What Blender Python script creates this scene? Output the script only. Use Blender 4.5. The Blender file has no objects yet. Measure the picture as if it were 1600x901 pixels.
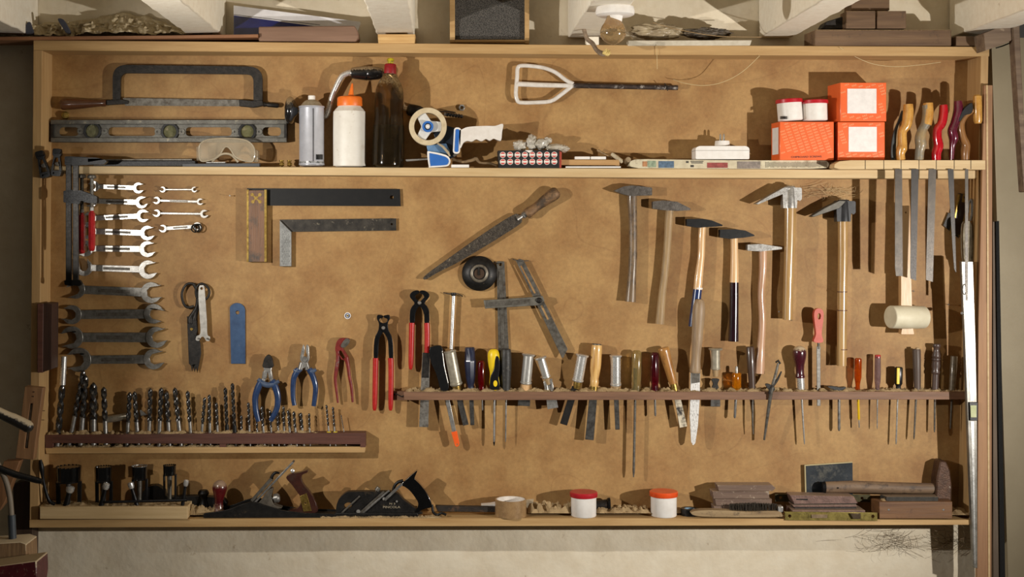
import bpy, bmesh, math, random
from mathutils import Vector, Matrix, noise
from mathutils.geometry import tessellate_polygon
random.seed(7)
PI = math.pi
S = 0.00163          # metres per photo pixel on the plane of the board
D = 3.4              # camera distance from the board
CX, CY = 700, 350    # photo pixel straight ahead of the camera
sc = bpy.context.scene
COL = sc.collection

def W(px, py, d=0.0):
    k = (D - d) / D
    return Vector((((CX - 800) + (px - CX) * k) * S, -d, ((450.5 - CY) + (CY - py) * k) * S))
def PX(d=0.0): return S * (D - d) / D

# ---------------------------------------------------------------- materials
_m = {}
def srgb(c):
    return tuple(((v / 255) / 12.92 if v / 255 <= .04045 else ((v / 255 + .055) / 1.055) ** 2.4) for v in c) + (1,)
def mat(name, c, rough=.5, metal=0., c2=None, scale=40., stretch=(1, 1, 1), lo=.32, hi=.68, bump=.0, bscale=300., detail=5, trans=0., ior=1.45, coat=0., spec=.5, dust=None, alpha=1., emis=None, dirt=None, lines=0):
    if name in _m: return _m[name]
    m = bpy.data.materials.new(name); m.use_nodes = True; _m[name] = m
    nt = m.node_tree; N = nt.nodes; L = nt.links
    b = N['Principled BSDF']
    b.inputs['Roughness'].default_value = rough; b.inputs['Metallic'].default_value = metal
    b.inputs['IOR'].default_value = ior; b.inputs['Transmission Weight'].default_value = trans
    b.inputs['Coat Weight'].default_value = coat; b.inputs['Coat Roughness'].default_value = .12
    b.inputs['Specular IOR Level'].default_value = spec
    b.inputs['Alpha'].default_value = alpha
    tc = N.new('ShaderNodeTexCoord'); oi = N.new('ShaderNodeObjectInfo')
    mul = N.new('ShaderNodeMath'); mul.operation = 'MULTIPLY'; mul.inputs[1].default_value = 7.3; L.new(oi.outputs['Random'], mul.inputs[0])
    add = N.new('ShaderNodeVectorMath'); add.operation = 'ADD'; L.new(tc.outputs['Object'], add.inputs[0]); L.new(mul.outputs[0], add.inputs[1])
    mp = N.new('ShaderNodeMapping'); mp.inputs['Scale'].default_value = stretch; L.new(add.outputs[0], mp.inputs['Vector'])
    nz = N.new('ShaderNodeTexNoise'); nz.inputs['Scale'].default_value = scale * (1 if name == 'hardboard' else 1.8); nz.inputs['Detail'].default_value = detail; nz.inputs['Roughness'].default_value = .62
    L.new(mp.outputs[0], nz.inputs['Vector'])
    cr = N.new('ShaderNodeValToRGB'); cr.color_ramp.elements[0].position = lo; cr.color_ramp.elements[1].position = hi
    a = srgb(c); c2s = srgb(c2) if c2 else tuple(v * (.6 if metal > .3 else .86) for v in a[:3]) + (1,)
    cr.color_ramp.elements[0].color = c2s; cr.color_ramp.elements[1].color = a
    L.new(nz.outputs['Fac'], cr.inputs['Fac'])
    out = cr.outputs['Color']
    if dirt:   # (colour, scale, threshold) blotches
        n3 = N.new('ShaderNodeTexNoise'); n3.inputs['Scale'].default_value = dirt[1]; n3.inputs['Detail'].default_value = 6; n3.inputs['Roughness'].default_value = .7
        L.new(add.outputs[0], n3.inputs['Vector'])
        r3 = N.new('ShaderNodeValToRGB'); r3.color_ramp.elements[0].position = dirt[2] - .05; r3.color_ramp.elements[1].position = dirt[2] + .1
        L.new(n3.outputs['Fac'], r3.inputs['Fac'])
        mx = N.new('ShaderNodeMixRGB'); L.new(r3.outputs['Color'], mx.inputs['Fac']); L.new(out, mx.inputs['Color1']); mx.inputs['Color2'].default_value = srgb(dirt[0])
        out = mx.outputs['Color']
    if lines:   # faint pencil and scratch marks wandering over the sheet, and fine fibre mottling
        n5 = N.new('ShaderNodeTexNoise'); n5.inputs['Scale'].default_value = 2.6; n5.inputs['Detail'].default_value = 1.5; n5.inputs['Distortion'].default_value = .6
        L.new(add.outputs[0], n5.inputs['Vector']); r5 = N.new('ShaderNodeValToRGB'); e = r5.color_ramp.elements
        e[0].position = .497; e[0].color = (0, 0, 0, 1); e[1].position = .5; e[1].color = (.2, .2, .2, 1); q = e.new(.503); q.color = (0, 0, 0, 1)
        L.new(n5.outputs['Fac'], r5.inputs['Fac']); mx = N.new('ShaderNodeMixRGB'); L.new(r5.outputs['Color'], mx.inputs['Fac']); L.new(out, mx.inputs['Color1']); mx.inputs['Color2'].default_value = srgb((104, 62, 30)); out = mx.outputs['Color']
        n6 = N.new('ShaderNodeTexNoise'); n6.inputs['Scale'].default_value = 130; n6.inputs['Detail'].default_value = 5; n6.inputs['Roughness'].default_value = .7
        L.new(add.outputs[0], n6.inputs['Vector']); r6 = N.new('ShaderNodeMapRange'); r6.inputs['From Min'].default_value = .3; r6.inputs['From Max'].default_value = .7; r6.inputs['To Min'].default_value = .86; r6.inputs['To Max'].default_value = 1.12
        L.new(n6.outputs['Fac'], r6.inputs['Value']); vm = N.new('ShaderNodeVectorMath'); vm.operation = 'SCALE'; L.new(out, vm.inputs[0]); L.new(r6.outputs[0], vm.inputs['Scale']); out = vm.outputs[0]
    if dust:   # (colour, amount) settled on faces that look up
        ge = N.new('ShaderNodeNewGeometry'); sx = N.new('ShaderNodeSeparateXYZ'); L.new(ge.outputs['Normal'], sx.inputs[0])
        n4 = N.new('ShaderNodeTexNoise'); n4.inputs['Scale'].default_value = 220; n4.inputs['Detail'].default_value = 4; L.new(add.outputs[0], n4.inputs['Vector'])
        m4 = N.new('ShaderNodeMath'); m4.operation = 'MULTIPLY_ADD'; L.new(n4.outputs['Fac'], m4.inputs[0]); m4.inputs[1].default_value = .9; L.new(sx.outputs['Z'], m4.inputs[2])
        r4 = N.new('ShaderNodeValToRGB'); r4.color_ramp.elements[0].position = dust[2] if len(dust) > 2 else .75; r4.color_ramp.elements[1].position = r4.color_ramp.elements[0].position + .3
        r4.color_ramp.elements[1].color = (dust[1],) * 3 + (1,)
        L.new(m4.outputs[0], r4.inputs['Fac'])
        mx = N.new('ShaderNodeMixRGB'); L.new(r4.outputs['Color'], mx.inputs['Fac']); L.new(out, mx.inputs['Color1']); mx.inputs['Color2'].default_value = srgb(dust[0])
        out = mx.outputs['Color']
        if trans:
            tm = N.new('ShaderNodeMath'); tm.operation = 'MULTIPLY_ADD'; L.new(r4.outputs['Color'], tm.inputs[0]); tm.inputs[1].default_value = -trans; tm.inputs[2].default_value = trans
            L.new(tm.outputs[0], b.inputs['Transmission Weight'])
    L.new(out, b.inputs['Base Color'])
    n2 = N.new('ShaderNodeTexNoise'); n2.inputs['Scale'].default_value = bscale; n2.inputs['Detail'].default_value = 4; L.new(mp.outputs[0], n2.inputs['Vector'])
    mr = N.new('ShaderNodeMapRange'); mr.inputs['To Min'].default_value = max(0, rough - .1); mr.inputs['To Max'].default_value = min(1, rough + .1)
    if rough > .08: L.new(n2.outputs['Fac'], mr.inputs['Value']); L.new(mr.outputs[0], b.inputs['Roughness'])
    if bump:
        bp = N.new('ShaderNodeBump'); bp.inputs['Strength'].default_value = bump; bp.inputs['Distance'].default_value = .002
        L.new(n2.outputs['Fac'], bp.inputs['Height']); L.new(bp.outputs[0], b.inputs['Normal'])
    if emis:
        b.inputs['Emission Color'].default_value = srgb(emis[0]); b.inputs['Emission Strength'].default_value = emis[1]
    return m
def wood(name, c, c2, axis='x', cross=55., rough=.55, bump=.15, coat=0., dirt=None, lo=.3, hi=.7, dust=None):
    st = {'x': (.07, 1, 1), 'z': (1, 1, .07), 'y': (1, .07, 1)}[axis]
    return mat(name, c, rough, 0, c2, cross, st, lo, hi, bump, cross * 6, coat=coat, dirt=dirt, dust=dust)

# ---------------------------------------------------------------- outline helpers (photo pixels)
def arc(cx, cy, r, a0, a1, n=12, ry=None):
    ry = r if ry is None else ry
    return [(cx + r * math.cos(math.radians(a0 + (a1 - a0) * i / n)), cy - ry * math.sin(math.radians(a0 + (a1 - a0) * i / n))) for i in range(n + 1)]
def circ(cx, cy, r, n=24, ry=None): return arc(cx, cy, r, 0, 360, n, ry)[:-1]
def rnd(pts, r, n=4):
    out = []; m = len(pts)
    for i in range(m):
        a, b, c = Vector(pts[i - 1]), Vector(pts[i]), Vector(pts[(i + 1) % m])
        rr = min(r[i] if isinstance(r, (list, tuple)) else r, (a - b).length * .48, (c - b).length * .48)
        if rr < .01: out.append(tuple(b)); continue
        p, q = b + (a - b).normalized() * rr, b + (c - b).normalized() * rr
        for j in range(n + 1):
            t = j / n; out.append(tuple(p * (1 - t) ** 2 + b * 2 * t * (1 - t) + q * t * t))
    return out
def rrect(x0, y0, x1, y1, r, n=4): return rnd([(x0, y0), (x1, y0), (x1, y1), (x0, y1)], r, n)
def cr(pts, n=4, closed=False):
    P = [Vector(p) for p in pts]; m = len(P); out = []
    rng = range(m) if closed else range(m - 1)
    for i in rng:
        p0 = P[i - 1] if (closed or i > 0) else P[i]; p1 = P[i]; p2 = P[(i + 1) % m]; p3 = P[(i + 2) % m] if (closed or i + 2 < m) else p2
        for j in range(n):
            t = j / n
            out.append(.5 * ((2 * p1) + (p2 - p0) * t + (2 * p0 - 5 * p1 + 4 * p2 - p3) * t * t + (3 * p1 - p0 - 3 * p2 + p3) * t ** 3))
    if not closed: out.append(P[-1])
    return [tuple(v) for v in out]
def rot(pts, cx, cy, deg):
    a = math.radians(deg); c, s = math.cos(a), math.sin(a)   # positive = counter-clockwise on the picture
    return [(cx + (x - cx) * c + (y - cy) * s, cy - (x - cx) * s + (y - cy) * c) for x, y in pts]
def band(a, b, w0, w1=None):
    w1 = w0 if w1 is None else w1
    a, b = Vector(a), Vector(b); u = (b - a).normalized(); n = Vector((-u.y, u.x))
    return [tuple(a + n * w0 / 2), tuple(b + n * w1 / 2), tuple(b - n * w1 / 2), tuple(a - n * w0 / 2)]

class MB:
    def __init__(s): s.v = []; s.f = []; s.mi = []; s.cur = 0
    def mt(s, i): s.cur = i; return s
    def _add(s, vs, fs):
        o = len(s.v); s.v += [Vector(v) for v in vs]
        for f in fs: s.f.append([i + o for i in f]); s.mi.append(s.cur)
        return s
    def plate(s, pts, d0, d1, holes=(), dref=None):
        dr = d1 if dref is None else dref
        loops = [pts] + list(holes); vs = []; fs = []
        fr = [[W(x, y, dr) for x, y in l] for l in loops]
        allv = [v for l in fr for v in l]; n = len(allv)
        for v in allv: vs.append(Vector((v.x, -d1, v.z)))
        for v in allv: vs.append(Vector((v.x, -d0, v.z)))
        for t in tessellate_polygon([[Vector((v.x, v.z, 0)) for v in l] for l in fr]):
            fs.append(list(t)); fs.append([t[2] + n, t[1] + n, t[0] + n])
        o = 0
        for l in fr:
            m = len(l)
            for i in range(m):
                j = (i + 1) % m; fs.append([o + i, o + j, o + j + n, o + i + n])
            o += m
        return s._add(vs, fs)
    def box(s, x0, y0, x1, y1, d0, d1): return s.plate([(x0, y0), (x1, y0), (x1, y1), (x0, y1)], d0, d1)
    def boxw(s, a, b):
        x0, y0, z0 = a; x1, y1, z1 = b
        return s._add([(x0, y0, z0), (x1, y0, z0), (x1, y1, z0), (x0, y1, z0), (x0, y0, z1), (x1, y0, z1), (x1, y1, z1), (x0, y1, z1)],
                      [[0, 3, 2, 1], [4, 5, 6, 7], [0, 1, 5, 4], [1, 2, 6, 5], [2, 3, 7, 6], [3, 0, 4, 7]])
    def hexa(s, lo, hi):   # two world quads
        return s._add(list(lo) + list(hi), [[3, 2, 1, 0], [4, 5, 6, 7], [0, 1, 5, 4], [1, 2, 6, 5], [2, 3, 7, 6], [3, 0, 4, 7]])
    def lw(s, A, B, prof, n=20, flat=1., twist=None, ref=Vector((0, 1, 0))):   # lathe between world points, radii in metres
        A, B = Vector(A), Vector(B); u = (B - A).normalized()
        w = ref - u * ref.dot(u)
        if w.length < .05: w = Vector((0, 0, 1)) - u * u.z
        w.normalize(); v = u.cross(w)
        vs = []; fs = []
        for (t, r) in prof:
            c = A.lerp(B, t)
            for i in range(n):
                a = 2 * PI * i / n
                vs.append(c + v * (r * math.cos(a)) + w * (r * flat * math.sin(a)))
        m = len(prof)
        for j in range(m - 1):
            for i in range(n):
                k = (i + 1) % n; fs.append([j * n + i, j * n + k, (j + 1) * n + k, (j + 1) * n + i])
        fs.append(list(range(n - 1, -1, -1))); fs.append([(m - 1) * n + i for i in range(n)])
        return s._add(vs, fs)
    def lp(s, a, b, d, prof, n=20, flat=1., smooth=0):
        da, db = d if isinstance(d, tuple) else (d, d)
        if smooth: prof = [(p[0], max(p[1], .01)) for p in cr(prof, smooth)]
        k = PX((da + db) / 2)
        return s.lw(W(a[0], a[1], da), W(b[0], b[1], db), [(t, max(r, .02) * k) for t, r in prof], n, flat)
    def cyl(s, a, b, d, r, n=18, r2=None, flat=1.): return s.lp(a, b, d, [(0, r), (1, r if r2 is None else r2)], n, flat)
    def tw(s, pts, rad, n=10, flat=1., closed=False, cap=True):   # tube through world points
        P = [Vector(p) for p in pts]; m = len(P); vs = []; fs = []
        if not isinstance(rad, (list, tuple)): rad = [rad] * m
        for i in range(m):
            a = P[i - 1] if (i or closed) else P[i]; b = P[(i + 1) % m] if (i < m - 1 or closed) else P[i]
            t = (b - a).normalized(); w = Vector((0, 1, 0)); w = w - t * w.dot(t)
            if w.length < .15: w = Vector((0, 0, 1)) - t * t.z
            w.normalize(); v = t.cross(w)
            for j in range(n):
                an = 2 * PI * j / n; vs.append(P[i] + v * rad[i] * math.cos(an) + w * rad[i] * flat * math.sin(an))
        for i in range(m if closed else m - 1):
            for j in range(n):
                k = (j + 1) % n; i2 = (i + 1) % m
                fs.append([i * n + j, i * n + k, i2 * n + k, i2 * n + j])
        if cap and not closed: fs.append(list(range(n - 1, -1, -1))); fs.append([(m - 1) * n + i for i in range(n)])
        return s._add(vs, fs)
    def tp(s, pts, r, d=0., n=10, flat=1., closed=False, sm=0):
        """tube through photo points (x, y[, d]); r one number, or pts given with radii list"""
        P = [tuple(p) if len(p) == 3 else (p[0], p[1], d) for p in pts]
        R = list(r) if isinstance(r, (list, tuple)) else [r] * len(P)
        if sm:
            Q = cr([Vector((p[0], p[1], p[2] * 1000, q)) for p, q in zip(P, R)], sm, closed)
            P = [(q[0], q[1], q[2] / 1000) for q in Q]; R = [max(q[3], .05) for q in Q]
        return s.tw([W(*p) for p in P], [q * PX(p[2]) for p, q in zip(P, R)], n, flat, closed)
    def ball(s, px, py, d, r, ry=None, rd=None, n=18, m=10):
        ry = r if ry is None else ry; rd = r if rd is None else rd; k = PX(d); c = W(px, py, d); vs = []; fs = []
        for j in range(m + 1):
            th = PI * j / m; th = min(max(th, .04), PI - .04)
            for i in range(n):
                a = 2 * PI * i / n; vs.append(c + Vector((r * math.sin(th) * math.cos(a), rd * math.sin(th) * math.sin(a), ry * math.cos(th))) * k)
        for j in range(m):
            for i in range(n):
                q = (i + 1) % n; fs.append([j * n + i, (j + 1) * n + i, (j + 1) * n + q, j * n + q])
        fs.append(list(range(n))); fs.append([m * n + i for i in range(n - 1, -1, -1)])
        return s._add(vs, fs)
    def blob(s, c, rad, amp=.3, freq=3., seed=0, sub=3):
        bm = bmesh.new(); bmesh.ops.create_icosphere(bm, subdivisions=sub, radius=1)
        vs = []
        for v in bm.verts:
            q = v.co.copy(); f = 1 + amp * noise.fractal(q * freq + Vector((seed * 3.7, seed, 1)), .6, 2, 4)
            vs.append(Vector(c) + Vector((q.x * rad[0], q.y * rad[1], q.z * rad[2])) * f)
        fs = [[v.index for v in f.verts] for f in bm.faces]; bm.free()
        return s._add(vs, fs)
    def text(s, txt, px, py, hpx, d, wpx=None, deg=0, bold=0, align='CENTER'):
        cu = bpy.data.curves.new('t', 'FONT'); cu.body = txt; cu.size = 1; cu.align_x = 'CENTER'; cu.align_y = 'CENTER'; cu.offset = bold; cu.resolution_u = 2
        o = bpy.data.objects.new('t', cu); COL.objects.link(o); dg = bpy.context.evaluated_depsgraph_get()
        me = o.evaluated_get(dg).to_mesh(); xs = [v.co.x for v in me.vertices]; ys = [v.co.y for v in me.vertices]
        w, h = max(xs) - min(xs), max(ys) - min(ys); mx, my = (max(xs) + min(xs)) / 2, (max(ys) + min(ys)) / 2
        k = PX(d); sy = hpx / h; sx = sy if wpx is None else wpx / w; c = W(px, py, d); a = math.radians(deg)
        vs = []
        for v in me.vertices:
            x, y = (v.co.x - mx) * sx * k, (v.co.y - my) * sy * k
            vs.append(c + Vector((x * math.cos(a) - y * math.sin(a), 0, x * math.sin(a) + y * math.cos(a))))
        fs = [list(p.vertices) for p in me.polygons]
        o.evaluated_get(dg).to_mesh_clear(); bpy.data.objects.remove(o); bpy.data.curves.remove(cu)
        return s._add(vs, fs)
    def mesh(s, name, mats, org, ang=38, flatn=False):
        me = bpy.data.meshes.new(name); me.from_pydata([v - org for v in s.v], [], s.f)
        for m in (mats if isinstance(mats, (list, tuple)) else [mats]): me.materials.append(m)
        for p, i in zip(me.polygons, s.mi): p.material_index = i
        bm = bmesh.new(); bm.from_mesh(me); bmesh.ops.recalc_face_normals(bm, faces=bm.faces); bm.to_mesh(me); bm.free()
        for p in me.polygons: p.use_smooth = True
        me.set_sharp_from_angle(angle=math.radians(ang))
        return me
    def out(s, name, mats, parent, bevel=0., label=None, seg=2, kind=None, ang=38):
        r = parent
        while r.parent: r = r.parent
        o = bpy.data.objects.new(name, s.mesh(name, mats, r.location if r.type == 'EMPTY' or True else Vector(), ang)); COL.objects.link(o)
        o.parent = parent
        if bevel: bev(o, bevel, seg)
        if label: o['label'] = label
        if kind: o['kind'] = kind
        return o
    def thing(s, name, label, cat, mats, group=None, bevel=0., kind=None, seg=2, ang=38):
        xs = [v.x for v in s.v]; ys = [v.y for v in s.v]; zs = [v.z for v in s.v]
        org = Vector(((min(xs) + max(xs)) / 2, (min(ys) + max(ys)) / 2, min(zs)))
        o = bpy.data.objects.new(name, s.mesh(name, mats, org, ang)); o.location = org; COL.objects.link(o)
        if label: o['label'] = label
        if cat: o['category'] = cat
        if group: o['group'] = group
        if kind: o['kind'] = kind
        if bevel: bev(o, bevel, seg)
        return o
    def struct(s, name, mats, bevel=0.):
        o = s.thing(name, None, None, mats, kind='structure', bevel=bevel); return o
def bev(o, w, seg=2):
    b = o.modifiers.new('bevel', 'BEVEL'); b.width = w; b.segments = seg; b.limit_method = 'ANGLE'; b.angle_limit = math.radians(40); b.use_clamp_overlap = True
def T(name, label, cat, px, py, d, group=None):
    o = bpy.data.objects.new(name, None); COL.objects.link(o); o.location = W(px, py, d); o.empty_display_size = .02
    o['label'] = label; o['category'] = cat
    if group: o['group'] = group
    return o

# ---------------------------------------------------------------- shared materials
pine = wood('pine', (190, 156, 106), (166, 130, 82), 'x', 40, .6, .1)
pine_v = wood('pine_upright', (186, 152, 104), (164, 128, 82), 'z', 40, .6, .1)
pine_pale = wood('pine_pale', (206, 180, 136), (186, 156, 110), 'x', 40, .6, .1)
rail_wood = wood('rail_wood', (134, 98, 74), (104, 74, 54), 'x', 60, .6, .15)
rail_dark = wood('rail_dark_wood', (98, 62, 50), (78, 48, 38), 'x', 60, .55, .12)
hardboard = mat('hardboard', (166, 130, 80), .62, 0, (142, 103, 58), 8, lo=.36, hi=.62, lines=1, bump=.06, bscale=420, detail=8, dirt=((138, 92, 48), 7, .70))
plaster = mat('plaster', (224, 213, 190), .85, 0, (212, 198, 172), 9, bump=.7, bscale=60, dirt=((150, 126, 94), 24, .70))
plaster_grey = mat('plaster_grey', (148, 136, 112), .85, 0, (130, 118, 95), 12, bump=.5, bscale=70, dirt=((100, 85, 62), 20, .68))
white_paint = mat('white_paint', (236, 228, 210), .75, 0, (226, 215, 194), 30, bump=.4, bscale=90, dirt=((180, 160, 126), 40, .69))
steel = mat('steel', (170, 168, 164), .38, .75, (120, 116, 110), 60, bump=.05)
steel_bright = mat('steel_bright', (200, 198, 193), .3, .7, (160, 155, 148), 50, bump=.04, dirt=((95, 85, 72), 60, .74))
chrome = mat('chrome', (238, 237, 234), .28, .7, (215, 213, 208), 40, dirt=((130, 115, 95), 60, .76))
steel_dull = mat('steel_dull', (118, 114, 106), .48, .6, (78, 72, 64), 45, bump=.12, dirt=((70, 52, 38), 60, .64))
iron = mat('iron', (52, 48, 44), .5, .45, (28, 26, 24), 50, bump=.2, dirt=((96, 70, 48), 70, .68))
black_iron = mat('black_iron', (24, 23, 23), .42, .3, (13, 12, 12), 50, bump=.1, dirt=((80, 70, 58), 110, .70))
black_metal = mat('black_metal', (30, 30, 32), .32, .5, (18, 18, 19), 60)
black_plastic = mat('black_plastic', (20, 20, 21), .34, 0, (13, 13, 14), 60, bump=.05, dirt=((96, 86, 70), 160, .74))
brass = mat('brass', (176, 148, 78), .38, .8, (124, 98, 46), 60, dirt=((84, 64, 38), 70, .62))
red_pl = mat('red_plastic', (182, 38, 34), .35, 0, (160, 28, 26), 60, coat=.3)
blue_pl = mat('blue_plastic', (48, 78, 128), .35, 0, (36, 60, 104), 40, coat=.3)
white_pl = mat('white_plastic', (232, 228, 222), .4, 0, (222, 216, 208), 30)
orange_pl = mat('orange_plastic', (236, 122, 40), .4, 0, (222, 104, 30), 40, dirt=((190, 110, 60), 60, .7))
ash = wood('ash_handle', (206, 168, 122), (188, 148, 100), 'z', 80, .4, .06, coat=.4)
ash_pale = wood('ash_pale', (222, 184, 138), (208, 166, 116), 'z', 80, .38, .05, coat=.5)
old_handle = wood('old_handle', (170, 142, 102), (136, 110, 76), 'z', 90, .55, .2, dirt=((98, 80, 60), 30, .62))
grey_handle = wood('grey_handle', (136, 112, 82), (88, 70, 52), 'z', 90, .45, .25, dirt=((66, 54, 42), 30, .54), coat=.2)
dark = mat('dark_gap', (14, 12, 10), .9, 0, (10, 9, 8), 20)
sawdust_m = mat('sawdust', (194, 168, 126), .95, 0, (140, 114, 78), 400, bump=.8, bscale=900)

# ---------------------------------------------------------------- the setting
wd = -0.03
def wallrect(x0, y0, x1, y1, d0, d1): return MB().boxw((x0, -d1, y1), (x1, -d0, y0))
def X(px): return (px - 800) * S
def Z(py): return (450.5 - py) * S
# back wall (under and around the board), grid so it can be uneven
def rough_wall(name, x0, x1, y0, y1, m, amp=.004):
    mb = MB(); nx, ny = int((x1 - x0) / 12), int((y1 - y0) / 12); vs = []; fs = []
    for j in range(ny + 1):
        for i in range(nx + 1):
            x, z = X(x0 + (x1 - x0) * i / nx), Z(y0 + (y1 - y0) * j / ny)
            vs.append((x, -wd + .004 - amp * noise.fractal(Vector((x * 4, z * 4, 3)), .6, 2, 5), z))
    for j in range(ny):
        for i in range(nx):
            a = j * (nx + 1) + i; fs.append([a, a + 1, a + nx + 2, a + nx + 1])
    mb._add(vs, fs); mb.boxw((X(x0), -wd + .01, Z(y1)), (X(x1), -wd + .09, Z(y0)))
    o = mb.struct(name, m)
    return o
rough_wall('wall_back', -700, 1545, -140, 1400, plaster)
MB().plate([(1549, 60), (2400, 40), (2400, 1250), (1586, 1250)], wd, .012).struct('wall_right', mat('beige_paint', (162, 148, 120), .6, 0, (152, 138, 110), 4, bump=.05, bscale=200, dirt=((150, 132, 100), 40, .76)))
MB().plate([(1538, 60), (1549, 60), (1576, 1250), (1545, 1250)], wd - .02, wd + .005).struct('trim_1', dark)  # near-black strip painted in as the shade of the gap beside the right wall
MB().boxw((X(-700), -2.2, Z(-135)), (X(2400), .04, Z(-150))).struct('ceiling', white_paint)
MB().boxw((X(-700), -4.0, Z(1395)), (X(2400), .08, Z(1420))).struct('floor', plaster_grey)
for i, (a, b) in enumerate([(-1, 54), (297, 350), (590, 648), (889, 945), (1190, 1240), (1490, 1545)]):
    mb = MB()
    n = 40; vs = []; fs = []
    # slightly wavy joist: bottom edges wander with lumps of paint
    for j in range(n + 1):
        y = -.0 + wd * -1 - j / n * 1.3
        e1 = .0035 * noise.noise(Vector((j * .9, i * 7, 0))); e2 = .0035 * noise.noise(Vector((j * .9, i * 7, 5))); e3 = .003 * noise.noise(Vector((j * .5, i * 3, 9)))
        vs += [(X(a) + e1, y, Z(57) + e3), (X(b) + e2, y, Z(57) - e3), (X(b), y, Z(-140)), (X(a), y, Z(-140))]
    for j in range(n):
        for k in range(4): fs.append([j * 4 + k, j * 4 + (k + 1) % 4, (j + 1) * 4 + (k + 1) % 4, (j + 1) * 4 + k])
    fs += [[0, 1, 2, 3], [n * 4 + 3, n * 4 + 2, n * 4 + 1, n * 4]]
    mb._add(vs, fs).struct('trim_%d' % (i + 2), white_paint, bevel=.003)
# the board and its case
panel = MB().plate([(60, 72), (1540, 82), (1528, 815), (54, 815)], -.02, 0, dref=0)
case = T('tool_cabinet', 'shallow open pine case framing the tool board, with a shelf near its top', 'cabinet', 790, 822, .04)
panel.out('back_panel', hardboard, case)
MB().plate([(52, 62.5), (500, 66.5), (900, 70), (1546, 73), (1546, 88), (900, 85), (500, 81.5), (52, 79)], -.02, .085).out('top_board', pine, case, .0012)
MB().plate([(52, 63), (66, 63), (60, 822), (46, 822)], -.02, .084).out('side_board', pine_v, case, .0012)
MB().plate([(1533, 73), (1545, 73), (1531, 818), (1517, 818)], -.02, .084).out('side_board', pine_v, case, .0012)
MB().plate([(46, 812), (500, 809.5), (1000, 809.5), (1518, 812), (1518, 819.5), (1000, 821), (500, 822), (46, 824)], -.02, .09).out('bottom_board', pine, case, .0012)
MB().plate([(62, 259), (600, 261.5), (1000, 263), (1527, 266), (1527, 279), (1000, 277.5), (600, 274.5), (62, 271)], 0, .075).out('shelf', pine_pale, case, .002)

for x0, x1, y in ((67, 74, 629), (68, 76, 641), (67, 75, 655.5)): MB().box(x0 - 5, y, x1 - 6, y + .8, .0835, .0845).out('pencil_tick', dark, case)

# ---------------------------------------------------------------- camera and light
cam = bpy.data.cameras.new('camera'); co = bpy.data.objects.new('camera', cam); COL.objects.link(co)
FW = 1600 * S
co.location = ((CX - 800) * S, -D, (450.5 - CY) * S); co.rotation_euler = (PI / 2, 0, 0)
cam.sensor_width = 36; cam.lens = 36 * D / FW; cam.shift_x = (800 - CX) / 1600; cam.shift_y = -(450.5 - CY) / 1600
cam.clip_start = .05
sc.camera = co
def lamp(name, px, py, dist, energy, target, size=85, blend=1., rad=.03, col=(1, .955, .89)):
    l = bpy.data.lights.new(name, 'SPOT'); l.energy = energy; l.spot_size = math.radians(size); l.spot_blend = blend; l.shadow_soft_size = rad; l.color = col
    o = bpy.data.objects.new(name, l); COL.objects.link(o); o.location = (X(px), -dist, Z(py))
    tg = Vector((X(target[0]), 0, Z(target[1]))); o.rotation_euler = (tg - o.location).to_track_quat('-Z', 'Y').to_euler()
    return o
lamp('left_flash', -30, 300, 1.2, 92, (1380, 340), 110, 1, .012)
lamp('right_flash', 1865, 520, 1.6, 180, (520, 410), 108, 1, .014)
w = bpy.data.worlds.new('world'); sc.world = w; w.use_nodes = True
w.node_tree.nodes['Background'].inputs['Color'].default_value = (1, .9, .76, 1); w.node_tree.nodes['Background'].inputs['Strength'].default_value = .042
sc.view_settings.view_transform = 'Standard'; sc.view_settings.look = 'None'; sc.view_settings.gamma = 1; sc.view_settings.use_curve_mapping = False
sc.view_settings.exposure = 0
# ================================================================ open-ended spanners
def wrench(A, B, ra, rb, w, ang_a, ang_b, d, m, label, group, ring=False, recess=True):
    ax, ay = A; bx, by = B; base = math.degrees(math.atan2(-(by - ay), bx - ax))
    t = T('open_end_wrench', label, 'wrench', (ax + bx) / 2, (ay + by) / 2, d, group)
    u = Vector((bx - ax, by - ay)).normalized()
    sh = MB(); sa = Vector(A) + u * ra * .8; sb = Vector(B) - u * rb * .8
    sh.plate(band(sa, sb, w, w * 1.05), d + .001, d + .0055)
    o = sh.out('shank', m, t, .0012)
    if recess:
        la, lb = Vector(A).lerp(Vector(B), .3), Vector(A).lerp(Vector(B), .72)
        MB().plate(band(la, lb, w * .42), d + .0054, d + .0059).out('stamped_panel', steel_dull, t, .0002)
    def head(c, r, ang):   # ang = opening direction in degrees
        s = .52 * r; ph = math.degrees(math.asin(.52))
        out = arc(c[0], c[1], r, ang + ph - 2, ang + 360 - ph + 2, 26)
        out = [(x, y) for x, y in out]
        def loc(a, b): an = math.radians(ang); return (c[0] + a * math.cos(an) - b * math.sin(an), c[1] - a * math.sin(an) - b * math.cos(an))
        # prong tips reach forward, slot with faceted bottom
        pts = [loc(r * 1.12, s * 1.1)] + out[1:-1] + [loc(r * .98, -s * 1.12), loc(r * .7, -s), loc(-r * .05, -s), loc(-r * .38, -s * .45), loc(-r * .38, s * .45), loc(-r * .05, s), loc(r * .7, s)]
        return pts
    MB().plate(head(A, ra, ang_a), d, d + .0075).out('jaw', m, t, .0014)
    if ring:
        MB().plate(circ(B[0], B[1], rb), d, d + .0075, [circ(B[0], B[1], rb * .6, 12)]).out('ring_end', m, t, .0012)
    else:
        MB().plate(head(B, rb, ang_b), d, d + .0075).out('jaw', m, t, .0014)
    return t
G = 'open-ended spanners in the left column'
sb_ = steel_bright; sl_ = mat('spanner_grey', (156, 153, 146), .34, .75, (112, 108, 101), 50, bump=.05, dirt=((80, 68, 56), 70, .7))
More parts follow.
